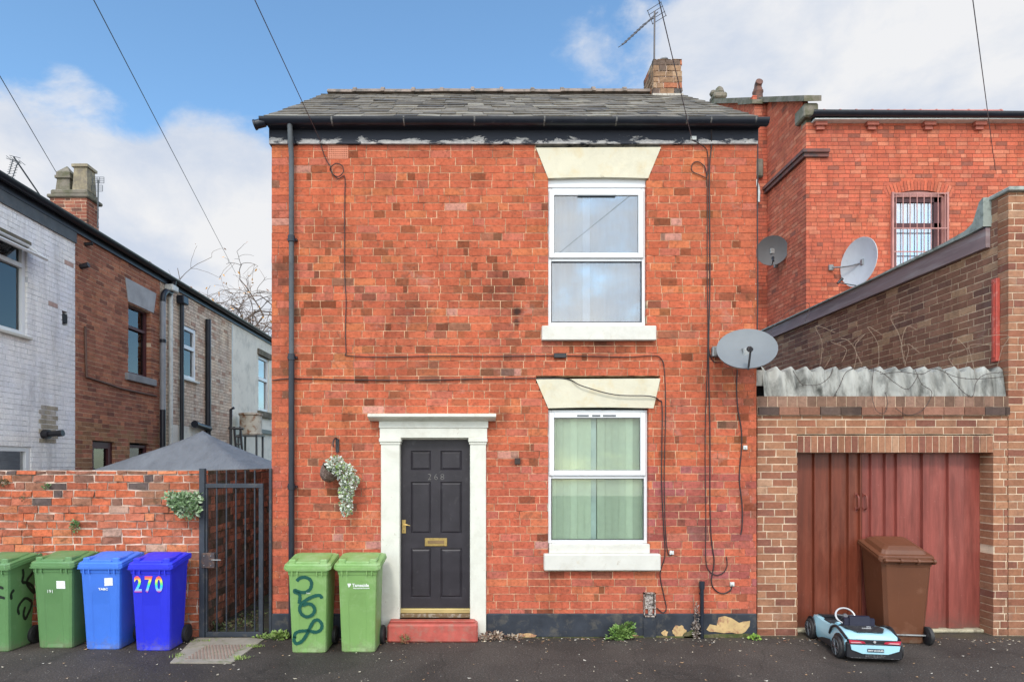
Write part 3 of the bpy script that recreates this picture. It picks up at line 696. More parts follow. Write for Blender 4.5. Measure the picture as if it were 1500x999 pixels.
m = MB(); m.box((X(857), .165, Z(472)), (X(868), .175, Z(275))); m.build('curtain_edge', pmat('pale_curtain', (.60, .68, .74), .9, bmp=0), wf)
wf, sb = window(house, X(803), X(950), Z(796.5), Z(600), Z(697.5), upvc, glassL, None, y=.05)
for a, b in ((846, 863), (868, 880), (884, 903)):
    m = MB(); m.box((X(a), .022, Z(609.5)), (X(b), .027, Z(607.5))); m.build('trickle_vent', greypipe, wf)
m = MB(); rg = random.Random(12); u = X(806)
while u < X(946):
    a = rg.uniform(-.10, .10)+.32; wd = .089; px_ = (u-X(806))/(X(946)-X(806))
    if .40 < px_ < .50: u += wd*.9; continue
    m.face([(u, .16+sin(a)*.02, Z(797)), (u+wd*cos(a)*1.02, .16-sin(a)*.055, Z(797)), (u+wd*cos(a)*1.02, .16-sin(a)*.055, Z(603)), (u, .16+sin(a)*.02, Z(603))], 0, (lambda k_: tuple(q*k_ for q in (.88, .93, .82)))(rg.uniform(.74, 1.0)))
    u += wd*.93
m.build('vertical_blind', blindg, wf)
m = MB(); m.box((X(862), .19, Z(797)), (X(878), .2, Z(603))); m.build('curtain_edge', pmat('white_net', (.72, .80, .85), .9, bmp=0), wf)
m = MB(); m.box((X(804), .24, Z(800)), (X(949), .25, Z(600))); m.build('room_shade', pmat('green_shade', (.30, .38, .30), .9, bmp=0), wf)
# air brick
m = MB(); a, b, c, d = X(481), X(509.5), Z(232.5), Z(213.5)
m.box((a, .03, c), (b, .05, d), 1)
nx, nz = 10, 7
for i in range(nx+1): xx = a+(b-a)*i/nx; m.box((xx-.0055, -.004, c), (xx+.0055, .03, d))
for j in range(nz+1): zz = c+(d-c)*j/nz; m.box((a, -.005, zz-.0055), (b, .03, zz+.0055))
m.build('air_brick', [airbrickM, darkroom], house)
# door surround
ds = MB(); 
ds.bevbox(X(558.5), -.035, 0.0, X(586), .12, Z(647), .006); ds.bevbox(X(688.5), -.035, 0.0, X(712), .12, Z(647), .006)
for a, b in ((556, 588.5), (686, 714)): ds.bevbox(X(a), -.055, Z(648), X(b), .12, Z(641.5), .008); ds.bevbox(X(a+1.2), -.045, Z(651), X(b-1.2), .11, Z(648), .004)
sur = ds.build('door_surround', surround, house)
ds = MB(); ds.bevbox(X(557), -.04, Z(641.5), X(713.5), .12, Z(627), .004); ds.bevbox(X(556), -.05, Z(627), X(715), .12, Z(617), .004); ds.build('frieze', surround, sur)
ds = MB(); prof = [(.1, Z(617)), (-.06, Z(617)), (-.10, Z(615)), (-.15, Z(613.5)), (-.17, Z(611.5)), (-.17, Z(608.5)), (-.13, Z(607)), (.1, Z(605.5))]
ds.prism([(X(542), y, z) for y, z in prof], (X(726)-X(542), 0, 0)); ds.build('cornice', surround, sur)
# door
m = MB(); da, db, dz0, dz1 = X(585.5), X(688.5), Z(893), Z(643)
yd = .085
cols = [(600.5, 630.5), (644.5, 676.5)]; rows = [(660, 689), (706, 783), (804.5, 878)]
us = [da]+[X(p) for c_ in cols for p in c_]+[db]; vs_ = [dz1]+[Z(p) for r_ in rows for p in r_]+[dz0]
for i in range(5):
    for j in range(7):
        a, b, t_, bt = us[i], us[i+1], vs_[j], vs_[j+1]
        if i in (1, 3) and j in (1, 3, 5):
            e1, e2 = .012, .03; y1, y2 = yd+.014, yd+.003
            r0 = [(a, yd, bt), (b, yd, bt), (b, yd, t_), (a, yd, t_)]
            r1 = [(a+e1, y1, bt+e1), (b-e1, y1, bt+e1), (b-e1, y1, t_-e1), (a+e1, y1, t_-e1)]
            r2 = [(a+e2, y2, bt+e2), (b-e2, y2, bt+e2), (b-e2, y2, t_-e2), (a+e2, y2, t_-e2)]
            for A_, B_ in ((r0, r1), (r1, r2)):
                for k in range(4): m.face([A_[k], A_[(k+1) % 4], B_[(k+1) % 4], B_[k]])
            m.face(r2)
        else: m.face([(a, yd, bt), (b, yd, bt), (b, yd, t_), (a, yd, t_)])
m.box((da, yd+.016, dz0), (db, yd+.05, dz1))
door = m.build('front_door', doorM, house)
m = MB(); m.box((da-.002, .06, dz1-.003), (db+.002, .14, dz1+.04)); m.box((da-.03, .065, dz0), (da-.001, .14, dz1)); m.box((db+.001, .065, dz0), (db+.03, .14, dz1)); m.build('door_frame', surround, door)
m = MB(); zc, zd = Z(801), Z(789); a, b = X(621.5), X(654.5)
m.bevbox(a, yd-.012, zc, b, yd-.001, zd, .003); m.build('letter_plate', brass, door)
m = MB(); m.bevbox(a+.035, yd-.016, zc+.03, b-.035, yd-.0125, zd-.028, .002); m.build('letter_flap', pmat('dull_brass', (.24, .16, .08), .5, metal=.5), door)
m = MB(); m.bevbox(X(587.5), yd-.01, Z(782), X(593.5), yd-.001, Z(762), .002)
m.tube([(X(590.3), yd-.01, Z(769.5)), (X(590.3), yd-.045, Z(769.5))], .008, 10); m.tube(smooth_path([(X(590.3), yd-.045, Z(769.5)), (X(595), yd-.048, Z(769)), (X(600), yd-.045, Z(770.3))], 4), .0065, 8)
m.tube([(X(590.3), yd-.012, Z(778)), (X(590.3), yd-.0105, Z(778))], .006, 8, 1)
m.build('door_handle', [brass, black], door)
m = MB()
for dxx, s_ in ((-9.5, '2'), (0, '6'), (9.3, '8')):
    m = MB(); text_mesh(m, s_, .105, (X(638+dxx), yd-.0005, Z(703)), (1, 0, 0), (0, 0, 1), thick=.004, bold=-.0035); m.build('door_digit', chrome, door)
m = MB(); m.bevbox(da, .055, Z(899.5), db, yd-.002, Z(893.5), .004); m.box((da, yd-.0, Z(899)), (db, .14, Z(893.2))); m.build('threshold_strip', brassb, door)
m = MB(); m.bevbox(da+.0, .02, Z(907), db, .14, Z(900), .004); m.build('door_sill', pmat('worn_wood', (.16, .10, .05), .8, (.3, .25, .2), .5, .6, 20), door)
m = MB()
sd = 7.2-.23
m.bevbox(X(567, 6.97), -.23, 0, X(700, 6.97), .14, .205, .018); m.bevbox(X(573), -.15, .205, X(696), .14, .222, .008)
m.build('doorstep', stepM, house)
m = MB(); m.bevbox(X(584), -.04, .222, X(692), .12, Z(906.5), .006); m.build('stone_threshold', pmat('worn_stone', (.34, .25, .22), .9, (.5, .42, .36), .5, .6, 14), house)
# small wall fittings
m = MB(); m.bevbox(X(754), -.012, Z(680), X(762), .01, Z(671), .002); m.build('vent_hole', pmat('soot', (.05, .035, .03), .9), house)
m = MB()
a, b, c, d = X(942), X(959), Z(902), Z(867)
m.box((a, .05, c), (b, .07, d)); 
for q_ in ((a, c, a+.012, d), (b-.012, c, b, d), (a, c, b, c+.012), (a, d-.012, b, d)): m.box((q_[0], -.045, q_[1]), (q_[2], .05, q_[3]))
mb_ = m.build('meter_box', rotwood, house)
m = MB(); rg = random.Random(5)
m.box((a+.02, -.02, c+.09), (a+.055, .05, c+.15)); m.box((a+.055, -.03, c+.02), (a+.10, .05, c+.13)); m.box((a+.015, -.01, c+.14), (b-.02, .04, d-.02)); m.box((a+.06, -.035, c+.10), (a+.115, -.01, c+.115))
m.build('meter_parts', pmat('chipped_fittings', (.42, .38, .35), .8, (.12, .08, .07), .5, .56, 55), mb_)
m = MB(); m.tube([(X(1028, 7.15), -.055, 0), (X(1028, 7.15), -.055, Z(856, 7.15))], .022, 12); m.tube([(X(1028, 7.15), -.055, Z(862, 7.15)), (X(1028, 7.15), -.055, Z(851, 7.15))], .031, 12)
m.box((X(1026, 7.15), -.055, .5), (X(1030, 7.15), 0, .52)); m.build('vent_pipe', navy, house)
for (px, py) in ((1072, 855), (983.5, 809), (1091, 655.5)):
    m = MB(); m.bevbox(X(px-3), -.02, Z(py+3), X(px+3), 0, Z(py-3), .004); m.tube([(X(px), -.02, Z(py)), (X(px), -.035, Z(py))], .009, 8); m.build('cable_entry', upvcd, house)
m = MB(); m.box((X(1010), -.05, Z(208)), (X(1018), -.03, Z(203))); m.build('wire_bracket', upvcd, house)

# ------------------------------------------------------------------ cables clipped to the wall
def cable(name, label, pts, r=.006, cat='cable', group=None, mat=cableM, d=7.185, jig=.002):
    w3 = [P(p[0], p[1], p[2] if len(p) > 2 else d) for p in pts]
    q_ = smooth_path(w3, 7); rg = random.Random(len(label))
    m = MB(); m.tube(q_, r, 6); o = m.build(name, mat); tag(o, label, cat, group); return o
loop = [(468, 205), (474, 225), (480, 238), (484, 244, 7.17), (487, 255, 7.17), (496, 259, 7.17), (503, 252, 7.17), (501, 243, 7.17), (492, 240, 7.17), (484, 246, 7.16), (485, 252), (495, 262), (504, 258), (505.5, 268), (505, 300), (505, 400), (507, 440), (506, 480), (507, 515), (510, 521), (560, 523), (640, 521.5), (720, 522), (800, 521), (815, 521)]
cable('wall_cable', 'thin dark cable looping under the air brick and running to a black joint', loop, .0055)
m = MB(); m.bevbox(X(811), -.04, Z(525), X(829), -.012, Z(518), .006); o = m.build('cable_joint', black); tag(o, 'small black cable joint box on the brick below the upper window sill', 'joint box')
cable('wall_cable', 'dark cable running from the black joint below the upper sill down right of the windows', [(828, 521), (870, 522), (920, 523), (955, 521), (967, 524), (973, 540), (975, 600), (973, 700), (975, 780), (979, 811), (984, 811), (985, 806)], .0055)
cable('wall_cable', 'long dark cable crossing above the lower lintel, then down to the meter box', [(399, 557), (430, 554.5), (500, 556), (600, 557), (700, 555), (780, 554), (830, 555), (852, 565, 7.15), (900, 578, 7.15), (950, 580, 7.15), (965, 586), (970, 600), (969, 700), (972, 770), (974, 812), (967, 840), (972, 870), (976, 890), (971, 897), (962, 890)], .0065)
cable('wall_cable', 'thick dark cable hanging full height of the wall right of the windows', [(1042, 190, 7.1), (1042, 215), (1039, 260), (1040, 400), (1038, 520), (1040, 640), (1040, 740), (1042, 790), (1046, 820), (1044, 838), (1042, 850), (1046, 862), (1058, 869), (1070, 864), (1072, 856)], .007)
cable('wall_cable', 'second dark cable beside the thick one, with a loop near the roof', [(1014, 206, 7.1), (1026, 212, 7.15), (1036, 222), (1037, 250), (1034, 260), (1026, 257), (1015, 252), (1013, 243), (1020, 237), (1029, 241), (1034, 250), (1036, 280), (1036, 400), (1037, 480), (1036, 540), (1033, 640), (1034, 760), (1034, 820), (1040, 837), (1050, 842), (1060, 838), (1065, 828), (1064, 815)], .0055)
cable('dish_cable', 'black cable dangling down the brick below the large grey satellite dish', [(1080, 541), (1079, 570), (1081, 600), (1086, 630), (1086, 660), (1083, 700), (1087, 740), (1087, 770), (1085, 783)], .007)
cable('dish_cable', 'short black cable curving from the wall to the large dish bracket', [(1037, 500), (1040, 520), (1046, 530), (1056, 531, 7.0)], .006)
cable('corner_cable', 'black cable running down the right hand corner of the brick house', [(1110, 190), (1110, 240), (1109.5, 330), (1110, 420), (1109, 500)], .007, d=7.19)

# ------------------------------------------------------------------ overhead wires
def wire(label, a, b, ext=(0, 0), r=.006):
    A, B = P(*a), P(*b); A2 = A+(A-B)*ext[0]
    n = 16; pts = []
    for k in range(n+1):
        t = k/n; p = A2.lerp(B, t); pts.append(p)
    m = MB(); m.tube(pts, r, 6); o = m.build('overhead_wire', wireM); tag(o, label, 'wire', 'overhead wires')
wire('overhead wire crossing the sky to the bare tree at left', (137, 0, 8), (345, 400, 27), (.1, 0), .0075)
wire('overhead wire coming down past the left end of the slate roof to the air brick', (373, 0, 4.5), (470, 208, 7.13), (.25, 0), .004)
wire('overhead wire coming down past the chimney to the fascia bracket', (965, 0, 4.5), (1014, 206, 7.12), (.25, 0), .004)
wire('overhead wire at the upper right going down to the victorian wall', (1425, 0, 8), (1458, 250, 12.95), (.1, 0), .006)
wire('overhead wire at far left reaching the old chimney pots', (-20, 78, 9), (82, 252, 13.9), (.1, 0), .0075)

# ------------------------------------------------------------------ garage
gar = thing('garage', 'flat roofed brown brick garage with red folding doors', 'garage', (4.7, .05, 0))
ga, gb = X(1108.5, 7.25)+.006, 6.229
gz = lambda p: Z(p, 7.25)
oa, ob, oz = X(1168, 7.25), X(1455, 7.25), gz(663)
w = MB(); bricks(w, (ga, .05, 0), (1, 0, 0), (0, -1, 0), gb-ga, 0, gz(608), col_gar, bl=.235, joint=.013, depth=.2, jit=.002, seed=21, hp=.08,
                 holes=[rect(oa-ga, ob-ga, -1, oz), rect(oa-ga, ob-ga, oz, gz(638))])
n = 29; bw = (ob-oa)/n; rg = random.Random(2)
for i in range(n):   # soldier course over the doors
    w.box((oa+i*bw+.006, .048+rg.uniform(-.002, .002), oz+.004), (oa+(i+1)*bw-.006, .14, gz(638)-.005), 0, col_gar(0, 0, rg))
w.box((oa, .054, oz+.003), (ob, .145, gz(638)), 1)
w.box((oa-.05, .05+.147, oz+.001), (ob+.05, .25, gz(610)), 1)
w.build('front_wall', [brickB, mortB], gar)
w = MB(); rg = random.Random(3)
x = ga
while x < gb-.05:                      # corbelled string course and brick on edge
    L = .24; e_ = min(x+L, gb); dkk = rg.random() < .35 or 4.9+1 < x
    c = (.10, .07, .06) if dkk else (.26, .13, .09)
    w.box((x+.004, .015, gz(608)+.001), (e_-.004, .2, gz(596)-.002), 0, (lambda q: tuple(k*q for k in c))(rg.uniform(.75, 1.2))); x = e_
x = ga
while x < gb-.03:
    e_ = min(x+.115, gb); w.box((x+.004, .035+rg.uniform(-.003, .003), gz(595.5)), (e_-.004, .2, gz(580.5)), 0, (lambda q: tuple(k*q for k in (.24, .145, .105)))(rg.uniform(.65, 1.2))); x = e_
w.box((ga, .04, gz(609)), (gb, .19, gz(581)), 1)
w.build('parapet', [brickB, mortB], gar)
# corrugated cement sheet, leaning back above the parapet
w = MB(); n = 260; sa = X(1120, 7.25); pitch = .176
zb_, zt_ = gz(580.5), gz(541)
def cor(x): return .036*cos(2*pi*(x-sa)/pitch)
verts = []; L = gb-.01-sa
for k in range(n+1):
    x = sa+L*k/n; c_ = cor(x)
    verts += [(x, .07-c_*.35, zb_), (x, .12-c_*.35, zt_+c_*.45-.004), (x, .155-c_*.35, zt_+.014+c_*.95), (x, 1.6, zt_-.05+c_*.6), (x, 1.6, zt_-.056+c_*.6), (x, .16-c_*.35, zt_+.004+c_*.95), (x, .135-c_*.35, zt_+c_*.45-.01)]
fs = []
for k in range(n):
    for j in range(6): a = k*7+j; fs.append((a, a+7, a+8, a+1))
w.mesh(verts, fs, 0, None, True)
w.build('corrugated_sheet', asbestos, gar)
w = MB(); w.box((ga, .10, zb_+.13), (sa+.02, .13, gz(541))); w.box((ga+.0, .3, zb_-.1), (sa+.2, .32, gz(541)), 1); w.build('sheet_end', [asbestos, darkroom], gar)
w = MB(); w.box((ga+.02, 1.6, 2.9), (gb-.02, 5.5, 3.3)); w.build('flat_roof', pmat('roof_felt', (.08, .08, .08), .9), gar)
w = MB(); w.box((ga+.02, .6, 0), (gb, .62, 2.7)); w.build('inner_wall', darkroom, gar)
# doors
yD = .25; xl = oa; xr = ob
def leaf(name, xs, mat, seed):
    m = MB(); dep = {0: 0.0, 1: .034}
    prev = None; prof = []
    for i, (p, s_) in enumerate(xs):
        xx = X(p, 7.45); prof.append((xx, yD-dep[s_]))
    pts = []
    for i, (xx, yy) in enumerate(prof):
        if i and abs(prof[i-1][1]-yy) > .001: pts.append((xx-.009, prof[i-1][1]))
        pts.append((xx, yy))
    for k in range(len(pts)-1):
        (a, ya), (b, yb_) = pts[k], pts[k+1]
        m.face([(a, ya, .045), (b, yb_, .045), (b, yb_, oz+.02), (a, ya, oz+.02)])
    m.box((pts[0][0], yD+.012, .04), (pts[-1][0], yD+.05, oz+.02))
    return m.build(name, mat, gar)
zx = lambda q_: 1100+q_/3.1225
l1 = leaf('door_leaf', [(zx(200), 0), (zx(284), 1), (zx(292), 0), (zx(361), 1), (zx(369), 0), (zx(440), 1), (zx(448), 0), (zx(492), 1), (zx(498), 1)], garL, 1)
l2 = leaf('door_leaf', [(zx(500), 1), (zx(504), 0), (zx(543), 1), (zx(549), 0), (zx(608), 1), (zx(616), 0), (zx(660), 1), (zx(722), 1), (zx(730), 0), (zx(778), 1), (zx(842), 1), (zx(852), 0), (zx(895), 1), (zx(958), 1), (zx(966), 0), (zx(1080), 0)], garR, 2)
for l_, px in ((l1, zx(485)), (l2, zx(522))):
    m = MB(); xx = X(px, 7.43)
    m.tube(smooth_path([(xx, yD-.002, Z(724.5, 7.43)), (xx, yD-.05, Z(727, 7.43)), (xx, yD-.055, Z(736, 7.43)), (xx, yD-.05, Z(744, 7.43)), (xx, yD-.002, Z(746.5, 7.43))], 4), .009, 8)
    m.box((xx-.016, yD-.008, Z(728, 7.43)), (xx+.016, yD, Z(722, 7.43))); m.box((xx-.016, yD-.008, Z(749, 7.43)), (xx+.016, yD, Z(743, 7.43)))
    m.build('door_handle', pmat('handle_red', (.20, .05, .035), .5) if 'handle_red' not in MATS else MATS['handle_red'], l_)
m = MB(); m.bevbox(oa, .17, 0, ob, .30, .042, .012); m.build('cement_threshold', cement, gar)

# ------------------------------------------------------------------ brown brick annexe (receding wall on the right)
anx = thing('brick_annexe', 'dark brown brick building beside the garage with mauve fascia and green capping', 'building', (7.4, .05, 0))
ax = 6.235; at = 4.80
def cap_z(d): return at+.22
w = MB(); bricks(w, (ax, .20, 0), (0, 1, 0), (-1, 0, 0), 7.05, 2.6, 4.66, col_side, ch=.0873, bl=.25, joint=.013, depth=.15, jit=.002, seed=31, hp=.03)
w.build('side_wall', [brickB, mortB], anx)
w = MB(); bricks(w, (ax+.0, .05, 0), (1, 0, 0), (0, -1, 0), 2.6, 0, 5.19, col_gar, bl=.235, joint=.013, depth=.15, seed=33, hp=.08)
bricks(w, (ax, .20, 0), (0, 1, 0), (-1, 0, 0), .18, 4.66, 5.19, col_side, bl=.24, joint=.012, depth=.15, seed=35)
w.box((ax+.16, .2, 0), (ax+2.6, 7.2, 4.7), 1)
w.build('front_wall', [brickB, mortB], anx)
w = MB(); w.box((ax-.06, .30, 4.63), (ax-.005, 7.25, 4.865)); w.build('fascia_board', fasciaP, anx)
w = MB()
prev = None; path = [(.24, 5.23), (.30, 5.20), (.40, 4.98), (.52, 4.93), (.9, 4.90), (1.5, 4.895), (2.6, 4.875), (7.25, 4.87)]
w.prism([(ax-.10, y+.05, z) for y, z in path]+[(ax-.10, 7.3, 4.84), (ax-.10, .5, 4.865), (ax-.10, .29, 4.88)], (.45, 0, 0)); w.build('lead_capping', leadM, anx)
w = MB(); w.prism([(ax-.065, .30, 4.865), (ax-.065, 1.5, 4.866), (ax-.065, .34, 4.93)], (.03, 0, 0)); w.build('torn_felt', pmat('navy_felt', (.03, .03, .07), .7), anx)
w = MB(); w.bevbox(ax-.03, .0, 5.19, ax+2.6, .40, 5.24, .01); w.build('coping', pmat('grey_coping', (.33, .35, .32), .8, (.16, .2, .17), .5, .7, 8), anx)
w = MB(); zt = Z(405, 7.3); zb = Z(528, 7.3); w.bevbox(ax-.05, .16, zb, ax-.001, .235, zt, .006); w.box((ax-.06, .185, zb+.05), (ax-.05, .21, zt-.05)); w.tube([(ax-.06, .19, zt-.04), (ax-.07, .19, zt-.04)], .014, 8)
w.build('metal_channel', redmetal, anx)

# ------------------------------------------------------------------ Victorian building behind
vic = thing('victorian_building', 'tall orange red brick victorian building behind the garage with gable, gutter and barred window', 'building', (10, 5.8, 0))
vd = 13.0; vy = vd-D; vx = X(1181, vd); vz = lambda p: Z(p, vd)
ve = vz(178); vapd = 17.8; vap = 12.35; slope = (vap-9.55)/(vapd-vd)
wa, wb, wt = X(1306, vd), X(1386, vd), vz(283); wbz = 5.6
def arch_hole(v):
    if wbz < v < wt: return (wa-vx, wb-vx)
    if wt <= v < wt+.24:
        h = (v-wt)/.24; hw = (wb-wa)/2+.12-(.25*h*h*2 if h > .5 else 0); c_ = (wa+wb)/2-vx; return (c_-hw, c_+hw)
    return None
w = MB(); bricks(w, (vx, vy, 0), (1, 0, 0), (0, -1, 0), 8, 2.5, ve-.02, col_vic, ch=.0845, bl=.235, joint=.010, holes=[arch_hole], seed=41, depth=.15, hp=.35)
# segmental brick arch
n = 21; R_ = 1.55; c0 = Vector(((wa+wb)/2, 0, wt+.06-R_)); rg = random.Random(6); half = math.asin(((wb-wa)/2+.1)/R_)
for i in range(n):
    t0 = -half+2*half*i/n+.004; t1 = -half+2*half*(i+1)/n-.004
    q_ = [(c0.x+sin(t)*r, vy-.004, c0.z+cos(t)*r) for t, r in ((t0, R_), (t1, R_), (t1, R_+.22), (t0, R_+.22))]
    w.prism(q_, (0, .1, 0), 0, col_vic(0, 0, rg))
w.prism([(c0.x+sin(-half+2*half*i/10)*(R_+.0), vy+.003, c0.z+cos(-half+2*half*i/10)*(R_+.0)) for i in range(11)]+[(c0.x+sin(half-2*half*i/10)*(R_+.24), vy+.003, c0.z+cos(half-2*half*i/10)*(R_+.24)) for i in range(11)], (0, .1, 0), 1)
w.build('front_wall', [brickV, mortV], vic)
w = MB()
def gclip(v):
    a = (v-9.66)/.568-.15
    return (max(a, 0), 9.6-max(a, 0)) if a < 4.7 else None
bricks(w, (vx, vy+.15, 0), (0, 1, 0), (-1, 0, 0), 9.45, 2.5, 12.45, col_vic, ch=.0845, bl=.235, joint=.010, clip=gclip, seed=43, depth=.12, hp=.35)
w.build('gable_wall', [brickV, mortV], vic)
# chimney breast on the gable wall
bd = 14.75; bw_ = .30; by0, by1 = bd-D, bd-D+.75
w = MB(); bt = 9.55+slope*(bd-vd)
bricks(w, (vx-bw_, by0, 0), (1, 0, 0), (0, -1, 0), bw_, 2.5, bt, col_vic, ch=.0845, bl=.235, joint=.010, seed=44, depth=.1, hp=.3)
bricks(w, (vx-bw_, by0+.1, 0), (0, 1, 0), (-1, 0, 0), .65, 2.5, bt+.25, col_vic, ch=.0845, bl=.235, joint=.010, seed=45, depth=.1, hp=.3)
w.box((vx-bw_+.1, by0+.1, 2.5), (vx, by1, bt), 1); w.build('chimney_breast', [brickV, mortV], vic)
w = MB(); w.bevbox(vx-bw_-.09, by0-.10, Z(262, bd), vx-.12, by0+.25, Z(235, bd), .03); w.build('stone_corbel', sandstone, vic)
w = MB(); th = .12
w.prism([(vx-.14, vy-.18, 9.50), (vx-.14, vapd-D, vap-.02), (vx-.14, vapd-D+4.9, 9.5), (vx-.14, vapd-D+4.9, 9.5+th), (vx-.14, vapd-D, vap+th), (vx-.14, vy-.18, 9.5+th)], (.36, 0, 0))
w.prism([(vx-bw_-.08, by0-.06, bt-.04), (vx-bw_-.08, by1, bt+.40), (vx-bw_-.08, by1, bt+.5), (vx-bw_-.08, by0-.06, bt+.06)], (bw_, 0, 0))
w.bevbox(vx-.10, vy-.12, 9.22, vx+.20, vy+.3, 9.51, .03); w.box((vx, vy+.02, 9.1), (vx+.2, vy+.2, 9.5))
w.build('gable_coping', sandstone, vic)
w = MB(); fy = vapd-D; w.bevbox(vx-.16, fy-.2, vap+.05, vx+.22, fy+.2, vap+.22, .04); w.lathe([(.10, 0), (.14, .08), (.10, .20), (.04, .26)], (vx+.06, fy, vap+.2), 12); w.lathe([(.07, 0), (.10, .06), (.06, .14)], (vx-.12, fy, vap+.2), 10); w.build('finial', sandstone, vic)
w = MB(); px_ = X(1110, 15.0); w.lathe([(.13, 0), (.12, .05), (.11, .25), (.125, .27), (.125, .31), (.10, .33), (.10, .37)], (px_, 15.0-D, bt+.12), 16)
w.tube(smooth_path([(px_, 15.0-D, bt+.47), (px_+.0, 15.0-D-.02, bt+.58), (px_-.0, 15.0-D-.10, bt+.62)], 5), .085, 12)
w.build('chimney_cowl', terracotta, vic)
w = MB()  # string course, stepping along the gable
sz = vz(225)
w.box((vx-.07, vy-.05, sz-.09), (vx+.45, vy+.0, sz-.01)); w.box((vx-.11, vy-.09, sz-.01), (vx+.45, vy, sz+.06))
w.box((vx-.07, vy+.0, sz-.09), (vx-.001, vy+9, sz-.01)); w.box((vx-.11, vy+.0, sz-.01), (vx-.001, vy+9, sz+.06))
w.build('string_course', pmat('dark_moulded_brick', (.15, .06, .05), .85, (.07, .05, .05), .5, .6, 8), vic)
w = MB()
rs = Vector((0, vy-.15, ve+.08)); rr = Vector((0, vapd-D, vap-.30))
w.prism([(vx+.12, rs.y, rs.z), (vx+.12, rr.y, rr.z), (vx+.12, rr.y+4.9, rs.z)], (7.8, 0, 0))
w.build('tiled_roof', pmat('red_roof_tile', (.34, .10, .075), .8, (.3, .1, .08), .5, .7, 9), vic)
w = MB(); xx = vx+.3
while xx < vx+8: w.lathe([(.12, 0), (.12, .42), (.135, .42), (.135, .46)], (xx, rr.y, rr.z-.03), 10, M=Matrix.Rotation(pi/2, 4, 'Y')); xx += .46
w.build('roof_ridge', pmat('pink_ridge_tile', (.40, .15, .12), .8), vic)
w = MB(); gutter(w, (vx+.02, vy-.17, ve+.10), (vx+8, vy-.17, ve+.04), .095); w.box((vx+.1, vy-.10, ve-.02), (vx+8, vy+.0, ve+.06))
vg = w.build('gutter', navy, vic)
w = MB(); w.box((vx+.1, vy-.16, ve-.045), (vx+8, vy+.0, ve-.021)); w.build('soffit_board', upvcd, vic)
for px in (1200, 1275, 1358, 1432):
    w = MB(); xx = X(px, vd); w.box((xx-.12, vy-.10, ve-.125), (xx+.12, vy, ve-.046), 0); w.box((xx-.08, vy-.06, ve-.2), (xx+.08, vy, ve-.125)); w.build('brick_corbel', pmat('corbel_brick', (.33, .10, .07), .85) if 'corbel_brick' not in MATS else MATS['corbel_brick'], vic)
# window with bars
w = MB(); t = .07; yw = vy+.03
w.prism([(wa, yw, wbz), (wa+t, yw, wbz), (wa+t, yw, wt), (wa, yw, wt)], (0, .1, 0)); w.box((wb-t, yw, wbz), (wb, yw+.1, wt)); w.box((wa+t, yw+.001, wt-t), (wb-t, yw+.1, wt+.12))
f = w.build('window', pinkpaint, vic)
w = MB(); a, b = wa+t, wb-t; mid = vz(329)
for q_ in ((a, wbz, a+.06, wt-t), (b-.14, wbz, b, wt-t), (a, wt-t-.10, b, wt-t), (a, mid-.05, b, mid+.05)): w.box((q_[0], yw+.03, q_[1]), (q_[2], yw+.08, q_[3]))
w.build('sash_frame', woodred, f)
w = MB(); w.box((a, yw+.062, wbz), (b, yw+.066, wt-t)); w.build('pane', glass_mat('frosty_glass', .25, (.9, .95, 1)), f)
w = MB(); w.box((a, yw+.12, wbz), (b, yw+.125, wt)); w.build('white_curtain', pmat('white_curtain_cloth', (.70, .73, .75), .9, var=.2, scale=3, stretch=(8, 1, .4), bmp=0), f)
for k in range(8):
    w = MB(); xx = wa+.06+k*(wb-wa-.12)/7; w.tube([(xx, vy-.05, wbz), (xx, vy-.05, wt-.02)], .009, 6); w.build('window_bar', pinkpaint, f)
w = MB()
for pz in (wt-.03, mid-.10, vz(370)): w.box((wa-.01, vy-.056, pz-.012), (wb+.01, vy-.044, pz+.012))
w.box((wa-.02, vy-.055, wbz), (wa+.02, vy-.001, wt)); w.box((wb-.02, vy-.055, wbz), (wb+.02, vy-.001, wt)); w.build('bar_frame', pinkpaint, f)
w = MB(); w.tube(smooth_path([(vx-.35, by0-.02, Z(262, bd)), (vx-.3, by0-.06, 8.72), (vx-.22, by0-.05, 8.5), (vx-.22, by0-.04, 8.2)], 5), .03, 8); w.build('waste_pipe', upvcd, vic)
w = MB(); w.box((vx+.15, vy+.16, 0), (vx+8, vy+9.4, 9.15)); w.build('back_wall', texbrick_mat('vic_back', (.4, .11, .07), (.32, .1, .06), (.25, .12, .09)), vic)

